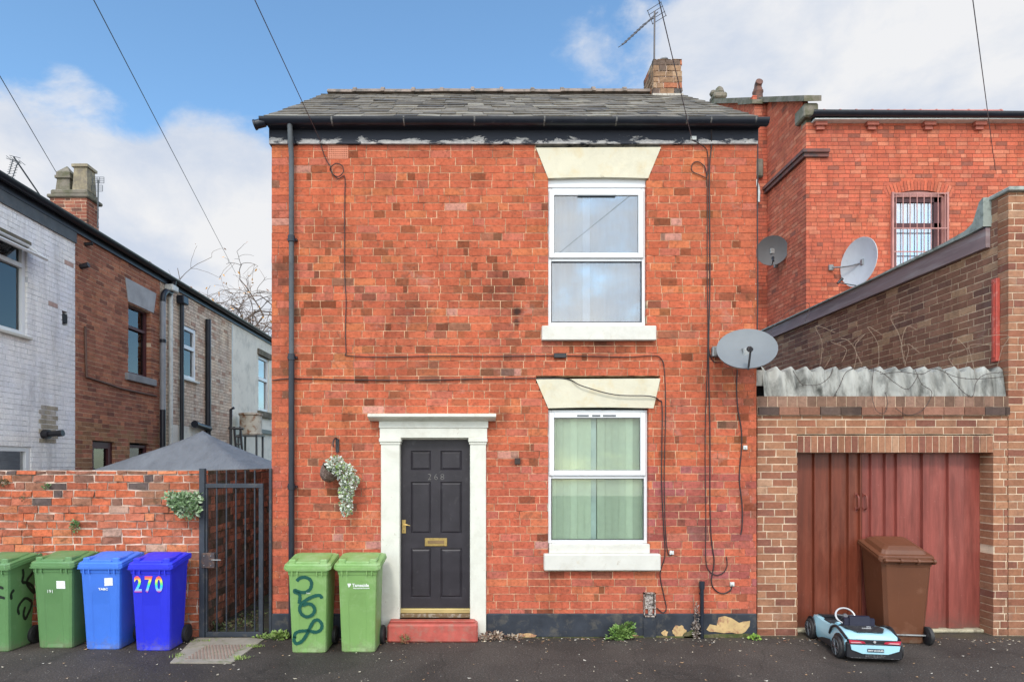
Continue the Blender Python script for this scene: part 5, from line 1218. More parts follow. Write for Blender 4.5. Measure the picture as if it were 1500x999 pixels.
# ------------------------------------------------------------------ wheelie bins
def wheelie(label, mat, loc, rz=0, W=.48, bw=.365, tw=.43, Dp=.49, hgt=.90, style=0, lidmat=None, fr_rise=0.0, re_rise=.065, lid_pitch=0.0, group='wheelie bins', lean=0):
    t = thing('wheelie_bin', label, 'wheelie bin', (0, 0, 0), group)
    lidmat = lidmat or mat
    td, bd = Dp*.88, Dp*.70
    yf_t, yf_b = -td/2, -td/2+.05       # front face leans slightly back towards the foot
    yb_t, yb_b = td/2, td/2-.045
    def sec(z, e=.0, inset=0.0):
        k = z/hgt; hw = (bw+(tw-bw)*k)/2+e; yf = yf_b+(yf_t-yf_b)*k-e; yb = yb_b+(yb_t-yb_b)*k+e; c = .035
        pts = [(-hw+c, yf), (-hw*.52, yf), (-hw*.44, yf+inset), (hw*.44, yf+inset), (hw*.52, yf), (hw-c, yf), (hw-.008, yf+.010), (hw, yf+c), (hw, yb-c), (hw-c, yb), (-hw+c, yb), (-hw, yb-c), (-hw, yf+c), (-hw+.008, yf+.010)]
        kk = max(0, (z/hgt-.6)/.4)
        return [Vector((a, b, z+kk*(fr_rise+(re_rise-fr_rise)*(b-yf_t)/td))) for a, b in pts]
    m = MB()
    secs = [sec(.0, -.008), sec(.012, 0, .0), sec(.05, 0, .006), sec(hgt*.55, 0, .007), sec(hgt*.72, 0, .0), sec(hgt*.93, 0), sec(hgt*.932, .006), sec(hgt*.985, .010), sec(hgt*.987, .028), sec(hgt, .028)]
    vs = [p for s_ in secs for p in s_]; k = len(secs[0])
    fs = [(i*k+j, i*k+(j+1) % k, (i+1)*k+(j+1) % k, (i+1)*k+j) for i in range(len(secs)-1) for j in range(k)]+[tuple(range(k))[::-1], tuple((len(secs)-1)*k+j for j in range(k))]
    m.mesh(vs, fs)
    for sx in (-1, 1):           # ribs under the rim
        for q_ in (.25, .38): m.box((sx*tw*q_-.006, yf_t-.022, hgt*.93), (sx*tw*q_+.006, yf_t-.002, hgt*.985))
    body = m.build('body', mat, t)
    # lid: shallow sloped tray with raised centre and two hand grips at the front
    hw = W/2; yf, yb = -Dp/2, Dp/2-.03; z0 = hgt+.003
    def L(z, y): return z+fr_rise+(y-yf)/(yb-yf)*(re_rise-fr_rise)+.004
    def lr(e, z, c=.03):
        pts = [(-hw+e+c, yf+e), (hw-e-c, yf+e), (hw-e, yf+e+c), (hw-e, yb-e-c), (hw-e-c, yb-e), (-hw+e+c, yb-e), (-hw+e, yb-e-c), (-hw+e, yf+e+c)]
        return [Vector((a, b, L(z, b))) for a, b in pts]
    m = MB(); rings = [lr(.018, z0-.012), lr(0, z0-.012, .03), lr(0, z0+.012), lr(.006, z0+.014), lr(.006, z0+.034), lr(.02, z0+.044), lr(.055, z0+.046)]
    if style == 1: rings += [lr(.075, z0+.085), lr(.13, z0+.115), lr(.2, z0+.12)]
    else: rings += [lr(.062, z0+.060), lr(.12, z0+.066)]
    vs = [p for s_ in rings for p in s_]; k = 8
    fs = [(i*k+j, i*k+(j+1) % k, (i+1)*k+(j+1) % k, (i+1)*k+j) for i in range(len(rings)-1) for j in range(k)]+[tuple(range(k))[::-1], tuple((len(rings)-1)*k+j for j in range(k))]
    m.mesh(vs, fs)
    lid = m.build('lid', lidmat, t)
    if style != 1:
        for sx in (-1, 1):
            m = MB(); m.bevbox(sx*hw*.66-.038, yf+.045, z0+.045, sx*hw*.66+.038, yf+.22, z0+.098, .010); m.build('hand_grip', lidmat, lid)
        m = MB(); m.bevbox(-hw*.50, yf+.028, z0+.044, hw*.50, yf+.05, z0+.074, .006); m.build('front_lip', lidmat, lid)
    m = MB(); zz = hgt+re_rise+.005
    m.tube([(-hw*.92, yb+.035, zz), (hw*.92, yb+.035, zz)], .017, 10)
    for sx in (-.85, -.3, .3, .85): m.box((sx*hw-.012, yb-.03, zz-.035), (sx*hw+.012, yb+.035, zz+.016)); m.lathe([(.028, -.012), (.028, .012)], (sx*hw, yb+.035, zz), 12, M=Matrix.Rotation(pi/2, 4, 'Y'))
    m.build('rear_handle', lidmat, t)
    for sx in (-1, 1):
        m = MB(); m.lathe([(.035, -.022), (.088, -.024), (.10, -.018), (.10, .018), (.088, .024), (.035, .022)], (sx*(bw/2+.022), yb_b+.015, .10), 20, M=Matrix.Rotation(pi/2, 4, 'Y')); wh = m.build('wheel', rubber, t)
        m = MB(); m.lathe([(.055, -.026), (.055, .026)], (sx*(bw/2+.022), yb_b+.015, .10), 14, M=Matrix.Rotation(pi/2, 4, 'Y')); m.build('hub', black, wh)
    m = MB(); m.tube([(-bw/2-.02, yb_b+.015, .10), (bw/2+.02, yb_b+.015, .10)], .011, 8); m.build('axle', steel, t)
    t.location = loc; t.rotation_euler = (R(lean), 0, R(rz))
    def front(u, z, off=.0): k_ = z/hgt; return Vector((u, yf_b+(yf_t-yf_b)*k_-off-.002, z))
    t['_f'] = 0; del t['_f']
    return t, body, front
def bin_loc(pxl, pxr, py, Dp=.53):
    d = F*H/(py-CY); x = (X(pxl, d)+X(pxr, d))/2; return (x, d-D+Dp*.88/2-.05, 0)
# A leftmost, graffiti on its side, turned
t, body, fr = wheelie('green wheelie bin cut by the left edge, black spray marks on its side', binG1, (0, 0, 0), rz=-3)
t.location = bin_loc(-39, 15, 955)
m = MB(); g_side = lambda p: Vector(((.365+(.43-.365)*p[1]/.9)/2+.002, p[0], p[1]))
for pts in ([(-.02, .90), (.0, .80), (-.01, .72), (.06, .70), (.14, .64), (.17, .56), (.05, .70), (.13, .80), (.16, .86)], [(.14, .47), (.05, .53), (-.02, .50), (-.06, .44), (-.04, .37)], [(.14, .47), (.12, .40), (.08, .34), (.05, .30), (.02, .36), (.04, .44)], [(-.12, .66), (-.16, .62), (-.15, .56)]):
    m = MB(); ribbon(m, [(q_.x, q_.y) for q_ in smooth_path([(a, b, 0) for a, b in pts], 5)], .032, g_side); m.build('graffiti_stroke', graffb, body)
for pts in ([(-.05, .70), (.05, .72), (.16, .69)], [(.10, .60), (.17, .585)]):
    m = MB(); ribbon(m, [(q_.x, q_.y) for q_ in smooth_path([(a, b, 0) for a, b in pts], 5)], .03, lambda p: fr(p[0], p[1], .002)); m.build('graffiti_stroke', graffb, body)
# B green with sticker
t, body, fr = wheelie('green wheelie bin with a small white sticker, left of the blue bins', binG1, bin_loc(52, 107, 950))
m = MB(); q_ = [fr(.04, .66, .002), fr(.135, .66, .002), fr(.135, .745, .002), fr(.04, .745, .002)]; m.face(q_); st = m.build('sticker', paper, body)
m = MB(); text_mesh(m, '191', .05, fr(-.03, .615, .001), (1, 0, 0), (0, -.05, 1), bold=0); m.build('painted_mark', white, body)
# C lighter blue
t, body, fr = wheelie('sky blue wheelie bin with a white sticker, between green bin and number 270 bin', binB1, bin_loc(123, 175, 952))
m = MB(); q_ = [fr(.045, .70, .002), fr(.135, .705, .002), fr(.135, .79, .002), fr(.045, .785, .002)]; m.face(q_); m.build('sticker', paper, body)
m = MB(); text_mesh(m, 'TABC', .034, fr(.03, .655, .001), (1, 0, 0), (0, -.05, 1), bold=.0012, sx=1.2); m.build('painted_mark', white, body)
# D deep blue 270
t, body, fr = wheelie('deep blue wheelie bin with rainbow number 270 beside the gate', binB2, bin_loc(198, 247, 954))
m = MB()
for k, s_ in enumerate('270'): m = MB(); text_mesh(m, s_, .235, fr(-.135+k*.112, .648, .001), (1, 0, 0), (0, -.05, 1), bold=.007, sx=.70); m.build('rainbow_digit', rainbowM, body)
# E green with sprayed 268
t, body, fr = wheelie('green wheelie bin with 268 sprayed in teal, below the drainpipe', binG2, bin_loc(427, 476, 957), tw=.415, W=.50)
E0 = t.location.copy(); m = MB()
def zpt(x_, y_):
    px, py = 400+x_/5.255, 780+y_/5.255; d = D+E0.y-.2
    return ((X(px, d)-E0.x)*.95, Z(py, d)-.035)
for pts in ([(180, 345), (205, 322), (250, 315), (290, 335), (300, 370), (285, 410), (245, 432), (200, 428), (165, 415), (165, 432), (195, 440), (205, 470), (195, 520)],
            [(382, 480), (370, 458), (330, 458), (270, 482), (218, 520), (200, 560), (215, 600), (255, 622), (300, 608), (322, 570), (305, 532), (265, 520), (225, 535)],
            [(155, 790), (160, 755), (200, 735), (270, 732), (330, 742), (372, 720), (378, 680), (350, 648), (315, 655), (285, 700), (255, 760), (215, 812), (170, 832), (150, 805), (158, 775)]):
    m = MB(); s_ = smooth_path([(*zpt(a, b), 0) for a, b in pts], 6); ribbon(m, [(q_.x, q_.y) for q_ in s_], .036, lambda p: fr(p[0], p[1], .003)); m.build('graffiti_digit', graff, body)
m = MB(); text_mesh(m, 'TMBC', .018, fr(.01, .64, .006), (1, 0, 0), (0, -.05, 1)); m.build('painted_mark', white, body)
# F green with council logo
t, body, fr = wheelie('green wheelie bin with white council logo next to the front door', binG2, bin_loc(500, 549, 956), tw=.415, W=.50, rz=-1)
m = MB(); o_ = fr(-.055, .69, .001)
m.face([fr(-.105, .742, .003), fr(-.090, .700, .003), fr(-.068, .728, .003), fr(-.066, .742, .003), fr(-.078, .748, .003), fr(-.087, .740, .003), fr(-.096, .748, .003)])
text_mesh(m, 'Tameside', .046, fr(.035, .712, .001), (1, 0, 0), (0, -.05, 1), bold=.0012)
text_mesh(m, 'Metropolitan Borough', .019, fr(.045, .690, .001), (1, 0, 0), (0, -.05, 1), bold=.0004)
m.build('council_logo', white, body)
# G brown
t, body, fr = wheelie('brown wheelie bin with domed lid standing in front of the red garage doors', binBr, (0, 0, 0), rz=180, W=.585, tw=.52, bw=.40, Dp=.58, hgt=.93, style=1, fr_rise=.14, re_rise=.0)
t.location = (X(1329, 6.95), -.05, 0); t.rotation_euler = (0, 0, R(173))

# ------------------------------------------------------------------ toy car
car = thing('toy_car', 'pale blue ride on toy sports car with silver steering wheel by the brown bin', 'toy car')
st = [(-.50, .235, .215, .205, .06), (-.46, .262, .255, .262, .05), (-.34, .275, .282, .286, .045), (-.20, .272, .290, .285, .045), (-.10, .262, .272, .20, .045), (.02, .258, .258, .13, .045), (.18, .262, .258, .13, .045), (.26, .270, .272, .22, .045), (.36, .275, .275, .262, .05), (.46, .245, .225, .228, .06), (.53, .17, .15, .165, .07)]
m = MB(); secs = []
for (y, hw, zs, zc, zb) in st:
    inner = hw*.72
    secs.append([Vector(p) for p in ((-hw*.9, y, zb), (-hw, y, .11), (-hw*.985, y, zs*.72), (-hw*.90, y, zs), (-inner, y, zs+.004), (-inner*.92, y, zc), (0, y, zc+(.012 if zc > .2 else 0)), (inner*.92, y, zc), (inner, y, zs+.004), (hw*.90, y, zs), (hw*.985, y, zs*.72), (hw, y, .11), (hw*.9, y, zb))])
k = len(secs[0]); vs = [p for s_ in secs for p in s_]
m.mesh(vs, [(i*k+j, (i+1)*k+j, (i+1)*k+j+1, i*k+j+1) for i in range(len(secs)-1) for j in range(k-1)]+[tuple(range(k)), tuple((len(secs)-1)*k+j for j in range(k))[::-1]], 0, None, True)
cb = m.build('body', tealcar, car)
m = MB(); m.bevbox(-.185, -.11, .13, .185, .255, .14, .003); m.box((-.19, .10, .14), (.19, .255, .20)); m.prism([(-.185, .10, .2), (-.185, .27, .2), (-.185, .30, .272), (-.185, .18, .262)], (.37, 0, 0)); m.build('dashboard', black, car)
m = MB()     # windscreen surround and cowl
m.prism([(-.20, .25, .275), (-.20, .37, .279), (-.20, .36, .288), (-.20, .25, .300)], (.40, 0, 0)); m.build('cowl', black, car)
m = MB(); m.bevbox(-.15, -.16, .15, .15, .02, .20, .02); m.prism([(-.15, -.19, .19), (-.15, -.13, .19), (-.15, -.15, .375), (-.15, -.185, .37)], (.30, 0, 0)); m.prism([(-.10, -.20, .30), (-.10, -.15, .37), (-.10, -.16, .40), (-.10, -.19, .395)], (.20, 0, 0)); m.build('seat', navyfab, car)
m = MB(); cs = Vector((-.03, .08, .335)); M3 = Matrix.Rotation(R(62), 3, 'X')
ring = [cs+M3 @ Vector((cos(a)*.098, sin(a)*.088, 0)) for a in [2*pi*i/28 for i in range(29)]]; m.tube(ring, .010, 8, cap=False)
sw = m.build('steering_wheel', silver, car)
m = MB(); m.lathe([(.028, -.012), (.030, 0), (.022, .014)], cs, 14, M=M3.to_4x4())
for a in (R(8), R(172), R(262), R(282)): m.tube([cs, cs+M3 @ Vector((cos(a)*.095, sin(a)*.086, 0))], .009, 6)
m.tube([cs, cs+Vector((0, .12, -.08))], .014, 8); m.build('spokes', pmat('dark_grey_plastic', (.09, .09, .10), .4, bmp=0), sw)
m = MB(); m.prism([(-.17, -.20, .293), (.17, -.20, .293), (.185, -.30, .296), (.12, -.425, .291), (-.12, -.425, .291), (-.185, -.30, .296)], (0, 0, .008)); 
m.build('engine_cover', pmat('speckled_black', (.015, .015, .017), .5, (.08, .08, .08), .5, .6, 60, bmp=0), car)
m = MB(); m.box((-.04, -.33, .3045), (.05, -.318, .310)); m.box((.03, -.27, .3045), (.07, -.262, .312)); m.box((.055, -.285, .3045), (.062, -.26, .314)); m.build('cover_detail', silver, car)
m = MB(); m.bevbox(-.258, -.512, .045, .258, -.44, .200, .012); m.build('rear_bumper', black, car)
m = MB(); q_ = [(-.232, .185), (.232, .185), (.222, .135), (.12, .098), (-.12, .098), (-.222, .135)]; m.prism([(a, -.5125, b) for a, b in q_], (0, -.012, 0)); m.build('bumper_panel', tealcar, car)
m = MB(); m.prism([(-.10, -.5125, .090), (.10, -.5125, .090), (.085, -.5125, .062), (-.085, -.5125, .062)], (0, -.006, 0)); m.box((-.23, -.516, .050), (.23, -.500, .056)); m.build('diffuser', pmat('dark_diffuser', (.03, .03, .035), .4, (.15, .15, .15), .5, .6, 60, bmp=0), car)
m = MB(); m.bevbox(-.245, -.505, .197, .245, -.44, .232, .006); m.build('tail_strip', black, car)
for sx in (-1, 1):
    m = MB(); q_ = [(.085, .200), (.235, .196), (.245, .232), (.16, .226), (.10, .218)]; m.prism([(sx*a, -.506, b) for a, b in q_], (0, -.008, 0), 0); ln = m.build('tail_light', redlamp, car)
    m = MB(); q_ = [(.12, .203), (.222, .201), (.230, .212), (.14, .214)]; m.prism([(sx*a, -.5145, b) for a, b in q_], (0, -.003, 0)); m.build('light_lens', pinklamp, ln)
m = MB(); m.lathe([(.013, -.003), (.013, .003)], (0, -.510, .216), 14, M=Matrix.Rotation(pi/2, 4, 'X')); m.build('badge', silver, car)
m = MB(); m.bevbox(-.078, -.531, .118, .078, -.5255, .152, .002); pt = m.build('number_plate', plateM, car)
m = MB(); text_mesh(m, 'BMW i8 COUPE', .021, (0, -.5312, .1275), (1, 0, 0), (0, 0, 1), thick=.001, bold=.0004); m.build('plate_text', white, pt)
for sx in (-1, 1):
    for yy in (-.345, .375):
        m = MB(); m.lathe([(.128, -.006), (.128, .006)], (sx*.272, yy, .125), 24, M=Matrix.Rotation(pi/2, 4, 'Y')); m.build('wheel_arch', black, car)
        m = MB(); m.lathe([(.06, -.035), (.10, -.037), (.112, -.028), (.112, .028), (.10, .037), (.06, .035)], (sx*.268, yy, .112), 24, M=Matrix.Rotation(pi/2, 4, 'Y')); wh = m.build('wheel', rubber, car)
        m = MB(); xo = sx*.308; m.lathe([(.083, -.004), (.083, .001), (.076, .001), (.076, -.004)], (xo, yy, .112), 22, M=Matrix.Rotation(pi/2, 4, 'Y'), cap=False)
        for i in range(10): a = 2*pi*i/10; m.tube([(xo, yy, .112), (xo, yy+cos(a)*.08, .112+sin(a)*.08)], .005, 4)
        m.build('rim', MATS['gunmetal'] if 'gunmetal' in MATS else pmat('gunmetal', (.16, .16, .17), .35, metal=.6, bmp=0), wh)
    m = MB(); m.prism([(sx*.273, -.20, .06), (sx*.273, .20, .055), (sx*.273, .06, .10), (sx*.273, -.14, .135)], (sx*.006, 0, 0)); m.build('side_skirt', black, car)
    m = MB(); p0 = [(sx*.262, -.10, .19), (sx*.27, -.17, .27), (sx*.262, -.27, .305), (sx*.25, -.40, .262), (sx*.25, -.47, .235)]; m.tube(smooth_path(p0, 5), .014, 8); m.build('trim_arch', black, car)
m = MB(); m.prism([(-.245, -.14, .285), (-.205, -.10, .292), (-.200, -.19, .33), (-.235, -.20, .335)], (.01, -.02, -.01)); m.build('mirror', tealcar, car)
m = MB(); m.box((-.205, .02, .24), (-.19, .2, .268)); m.box((.19, .02, .24), (.205, .2, .268)); m.build('inner_trim', black, car)
car.location = (4.10, -.44, 0); car.rotation_euler = (0, 0, R(-8)); car.scale = (1, 1, 1)

# ------------------------------------------------------------------ plants
def leaves(mb, cen, rad, n, size, pal, rg, up=.3, shape=None, asp=.35):
    for _ in range(n):
        while True:
            q_ = Vector((rg.uniform(-1, 1), rg.uniform(-1, 1), rg.uniform(-1, 1)))
            if q_.length < 1: break
        p = Vector(cen)+Vector((q_.x*rad[0], q_.y*rad[1], q_.z*rad[2]))
        a = (q_+Vector((rg.uniform(-.7, .7), rg.uniform(-.7, .7), rg.uniform(-.5, .5)+up))).normalized(); b = a.cross(Vector((rg.uniform(-1, 1), rg.uniform(-1, 1), rg.uniform(-1, 1)))).normalized(); s_ = size*rg.uniform(.6, 1.3)
        c = pick(rg, pal); nrm = a.cross(b)*s_*.12
        mb.face([p, p+a*s_*.45+b*s_*asp+nrm, p+a*s_, ], 0, c); mb.face([p, p+a*s_, p+a*s_*.45-b*s_*asp+nrm], 0, c)
GP = [(3, (.10, .19, .06)), (2, (.16, .27, .10)), (1.5, (.05, .10, .035)), (1, (.26, .36, .18))]
rg = random.Random(77)
def plant(name, label, clumps, pal, stems=(), cat='plant', group=None):
    b = clumps[0][0]; t = thing(name, label, cat, (b[0], b[1], min(c[0][2] for c in clumps)), group)
    m = MB()
    for cen, rad, n, size in clumps: leaves(m, cen, rad, n, size, pal, rg)
    m.build('foliage', leafM, t)
    if stems:
        m = MB()
        for s_ in stems: m.tube(smooth_path(s_, 4), .004, 5)
        m.build('stem', bark, t)
c_ = Vector((X(274), -.10, Z(736)))
plant('wall_shrub', 'pale green leafy shrub growing out of the garden wall by the gate', [((c_.x, -.10, c_.z+.01), (.14, .08, .09), 420, .052), ((c_.x-.13, -.06, c_.z+.06), (.10, .05, .05), 130, .045), ((c_.x+.07, -.12, c_.z-.07), (.13, .06, .09), 300, .052), ((c_.x+.14, -.08, c_.z+.06), (.06, .05, .06), 70, .05)], [(3, (.20, .30, .15)), (2, (.30, .40, .24)), (2, (.10, .18, .07)), (1.5, (.42, .50, .36))], [[(c_.x-.05, .0, c_.z+.05), (c_.x, -.06, c_.z)], [(c_.x+.05, .0, c_.z), (c_.x+.05, -.1, c_.z-.05)]])
plant('wall_fern', 'tiny fern sprouting from the brick joints in the middle of the garden wall', [((X(112), -.03, Z(770)), (.05, .025, .06), 90, .03), ((X(70), -.02, Z(712)), (.05, .02, .02), 50, .025)], GP)
plant('wall_moss', 'dark moss clump on top courses of the garden wall at far left', [((X(5), -.02, Z(706)), (.07, .02, .03), 70, .03), ((X(35), -.02, Z(730)), (.02, .02, .02), 20, .02)], [(1, (.10, .09, .04)), (1, (.15, .13, .07))])
wx = X(912, 7.05)
plant('leafy_weed', 'leafy green weed with long leaves growing at the foot of the plinth', [((wx, -.12, .09), (.13, .05, .07), 150, .055), ((wx+.08, -.12, .15), (.06, .04, .05), 60, .05), ((wx-.06, -.12, .04), (.12, .05, .03), 80, .045)], [(3, (.13, .24, .05)), (2, (.22, .34, .09)), (1, (.07, .12, .03))], [[(wx, -.06, 0), (wx+.02, -.12, .12), (wx+.07, -.13, .2)], [(wx-.02, -.06, 0), (wx-.06, -.12, .1)]])
plant('pavement_weed', 'small bright weed at the foot of the garage pier', [((X(1112, 7.0), -.10, .02), (.06, .04, .02), 55, .04)], [(3, (.24, .38, .06)), (1, (.14, .25, .05))])
plant('dry_weed', 'dried brown weed stems beside the black vent pipe', [((X(1022, 7.1), -.06, .10), (.05, .03, .10), 130, .03), ((X(1023, 7.1), -.06, .30), (.025, .02, .12), 70, .022)], [(2, (.22, .17, .14)), (2, (.36, .31, .28)), (1, (.09, .06, .05))], [[(X(1022, 7.1), -.05, 0), (X(1020, 7.1), -.06, .22), (X(1017, 7.1), -.06, .46)]])
plant('dry_weed', 'withered stems lying along the wall right of the red step', [((X(722, 7.0), -.10, .03), (.13, .05, .03), 90, .05), ((X(745, 7.0), -.08, .015), (.2, .05, .012), 80, .04)], [(2, (.30, .20, .14)), (2, (.40, .33, .26)), (1, (.15, .09, .07))])
plant('corner_weed', 'green weeds in the corner between gate and house', [((X(408, 7.05), -.10, .04), (.10, .05, .04), 110, .05), ((X(388, 7.1), -.06, .02), (.14, .04, .02), 70, .04)], [(3, (.20, .30, .07)), (1, (.30, .36, .14)), (1, (.12, .18, .05))])
plant('alley_weeds', 'low damp weeds and moss on the alley floor behind the gate', [((X(345, 7.6), .45, .03), (.22, .2, .03), 120, .04), ((X(368, 8), .8, .03), (.2, .3, .03), 120, .04), ((X(315, 7.5), .3, .03), (.08, .15, .04), 60, .04)], [(2, (.08, .11, .04)), (1, (.16, .18, .07)), (2, (.12, .08, .05))])
plant('step_weed', 'rusty brown weed growing up the middle left of the red step', [((X(592, 6.9), -.27, .05), (.06, .03, .05), 60, .03)], [(2, (.25, .12, .06)), (1, (.20, .22, .08))])
m = MB()
for (a, b, n_, sx, sy) in ((352, 965, 90, .10, .05), (372, 948, 90, .10, .03), (262, 962, 50, .05, .06), (300, 940, 40, .2, .02)):
    d = F*H/(b-CY)
    for _ in range(n_):
        x, y = X(a, d)+rg.gauss(0, sx*.5), d-D+rg.gauss(0, sy*.6); h_ = rg.uniform(.015, .04); q_ = rg.uniform(0, pi)
        m.face([(x-cos(q_)*.004, y-sin(q_)*.004, .01), (x+cos(q_)*.004, y+sin(q_)*.004, .01), (x+rg.uniform(-.02, .02), y+rg.uniform(-.02, .02), .01+h_)], 0, pick(rg, [(2, (.20, .30, .06)), (1, (.30, .36, .12))]))
tag(m.build('grass_tufts', leafM), 'sparse grass tufts along the edges of the concrete slab', 'grass', kind='stuff')
m = MB()
for _ in range(900):
    if rg.random() < .6: x, y = rg.uniform(-5, 6.2), -.05-abs(rg.gauss(0, .12))
    else: x, y = rg.uniform(-5, 6.5), rg.uniform(-1.7, 0)
    if rg.random() < .12: x, y = X(rg.choice((150, 265, 493, 118, 575)))+rg.gauss(0, .08), -.15+rg.gauss(0, .07)
    s_ = rg.uniform(.006, .018)*(1.6 if rg.random() < .12 else 1); a = rg.uniform(0, 2*pi); z_ = .006
    c = pick(rg, [(2, (.38, .24, .13)), (2, (.5, .44, .34)), (1.2, (.25, .12, .07)), (1, (.62, .58, .5))])
    m.face([(x+cos(a)*s_, y+sin(a)*s_, z_+rg.uniform(0, .008)), (x-sin(a)*s_*.5, y+cos(a)*s_*.5, z_), (x-cos(a)*s_, y-sin(a)*s_, z_+rg.uniform(0, .006)), (x+sin(a)*s_*.5, y-cos(a)*s_*.5, z_)], 0, c)
tag(m.build('leaf_litter', leafM), 'scattered dead leaves and pale grit on the dark pavement', 'litter', kind='stuff')

# hanging basket
hb = thing('hanging_basket', 'tipped wicker hanging basket with trailing white and green plant left of the door', 'hanging basket', (X(494), -.08, Z(650)))
m = MB(); m.tube(smooth_path([(X(494), -.005, Z(643)), (X(493), -.06, Z(642)), (X(491.5), -.12, Z(648)), (X(492), -.12, Z(655))], 5), .008, 8); m.box((X(492), -.012, Z(662)), (X(497), 0, Z(643))); m.tube(smooth_path([(X(495), -.02, Z(643)), (X(497), -.05, Z(652)), (X(496), -.08, Z(664))], 4), .006, 6); m.build('bracket', black, hb)
m = MB(); Mb = Matrix.Rotation(R(38), 4, 'Y') @ Matrix.Rotation(R(12), 4, 'X')
m.lathe([(.045, -.10), (.075, -.08), (.105, -.02), (.12, .05), (.125, .055), (.11, .05), (.09, -.02), (.03, -.07)], (X(487), -.15, Z(692)), 20, M=Mb); m.build('basket', basketM, hb)
m = MB(); FP = [(4, (.60, .64, .56)), (1.8, (.32, .42, .22)), (2, (.62, .64, .60)), (1.2, (.10, .15, .06)), (.8, (.36, .50, .14))]
yb0 = -.17
for (px, py, rx, rz_, n_) in ((491, 680, .085, .085, 330), (503, 690, .11, .08, 420), (511, 706, .085, .09, 360), (507, 722, .07, .08, 280), (507, 738, .055, .08, 210), (508, 749, .045, .04, 80), (522, 703, .03, .03, 30)):
    leaves(m, (X(px, 7.03), yb0, Z(py, 7.03)), (rx*1.2, .09, rz_*1.1), int(n_*1.3), .028, FP, rg, up=.1, asp=.45)
m.build('trailing_plant', leafM, hb)

# barbed wire over the corrugated sheet
bwt = thing('barbed_wire', 'tangled rusty barbed wire and dry stems over the corrugated sheet', 'barbed wire', (5.0, .0, 2.8))
rg = random.Random(31)
rustw = pmat('rusty_wire', (.055, .04, .035), .8, bmp=0)
def barb(pts, r=.0035):
    m = MB()
    q_ = smooth_path([P(a, b, c_) for a, b, c_ in pts], 8); m.tube(q_, r, 4)
    for i in range(0, len(q_), 4):
        v_ = Vector((rg.uniform(-1, 1), rg.uniform(-1, 1), rg.uniform(-1, 1))).normalized()*.012; m.tube([q_[i]-v_, q_[i]+v_], .0025, 3)
    m.build('wire_coil', rustw, bwt)
d0 = 7.22
barb([(1160, 540, d0+.1), (1172, 560, d0), (1180, 564, d0), (1200, 563, d0), (1215, 552, d0), (1220, 540, d0+.1)])
barb([(1222, 580, d0), (1230, 565, d0), (1240, 545, d0+.05), (1260, 538, d0+.1), (1290, 545, d0), (1310, 560, d0), (1330, 570, d0), (1345, 550, d0)])
barb([(1280, 538, d0+.1), (1277, 575, d0), (1283, 600, d0-.04), (1295, 605, d0-.04), (1300, 590, d0-.04), (1297, 575, d0)])
barb([(1340, 540, d0+.05), (1350, 562, d0), (1365, 575, d0), (1352, 600, d0-.03), (1330, 608, d0-.04), (1312, 598, d0-.04)])
barb([(1385, 545, d0), (1398, 560, d0), (1412, 575, d0), (1425, 580, d0), (1430, 560, d0), (1445, 548, d0), (1480, 545, d0)])
barb([(1290, 548, d0), (1320, 545, d0), (1350, 548, d0), (1370, 540, d0), (1400, 552, d0), (1430, 555, d0), (1470, 552, d0)])
barb([(1127, 490, 9), (1140, 470, 9.5), (1160, 452, 10), (1185, 445, 10.5), (1180, 470, 10.2), (1165, 480, 9.8)])
m = MB()
for k in range(13):
    a = rg.uniform(1150, 1470); b = 540-rg.uniform(0, 20); top_ = b-rg.uniform(15, 60); dd = 7.3+max(0, (1470-a)/330)*1.2
    dd = min(dd, F*6.18/(a-CX+25)); m.tube(smooth_path([P(a, b+8, dd), P(a+rg.uniform(-12, 12), (b+top_)/2, dd), P(a+rg.uniform(-22, 22), top_, dd), P(a+rg.uniform(-30, 30), top_+rg.uniform(-10, 15), dd)], 5), .0028, 3)
m.build('dry_tendrils', pmat('dry_stem', (.26, .19, .14), .9, bmp=0), bwt)

# ------------------------------------------------------------------ sky, sun, camera
world = bpy.data.worlds.new('World'); bpy.context.scene.world = world; world.use_nodes = True
nt = world.node_tree; bg = nt.nodes['Background']
SUN_EL, SUN_AZ = 44, 190          # azimuth measured clockwise from +Y
sky = nt.nodes.new('ShaderNodeTexSky'); sky.sky_type = 'NISHITA'; sky.sun_disc = False
sky.sun_elevation = R(SUN_EL); sky.sun_rotation = R(SUN_AZ); sky.air_density = 1.0; sky.dust_density = .4; sky.ozone_density = 2.5
tc = nt.nodes.new('ShaderNodeTexCoord')
def wm(op, a, b=None, c=None, clamp=False):
    n = nt.nodes.new('ShaderNodeMath'); n.operation = op; n.use_clamp = clamp
    for i, v in enumerate((a, b, c)):
        if v is None: continue
        if isinstance(v, (int, float)): n.inputs[i].default_value = v
        else: nt.links.new(v, n.inputs[i])
    return n.outputs[0]
mp = nt.nodes.new('ShaderNodeMapping'); mp.inputs['Scale'].default_value = (1, 1, 1.7); nt.links.new(tc.outputs['Generated'], mp.inputs['Vector'])
n1 = noise_node(nt, 3.4, 9, .56, .25, mp.outputs[0]); n2 = noise_node(nt, 8.5, 8, .62, .3, mp.outputs[0])
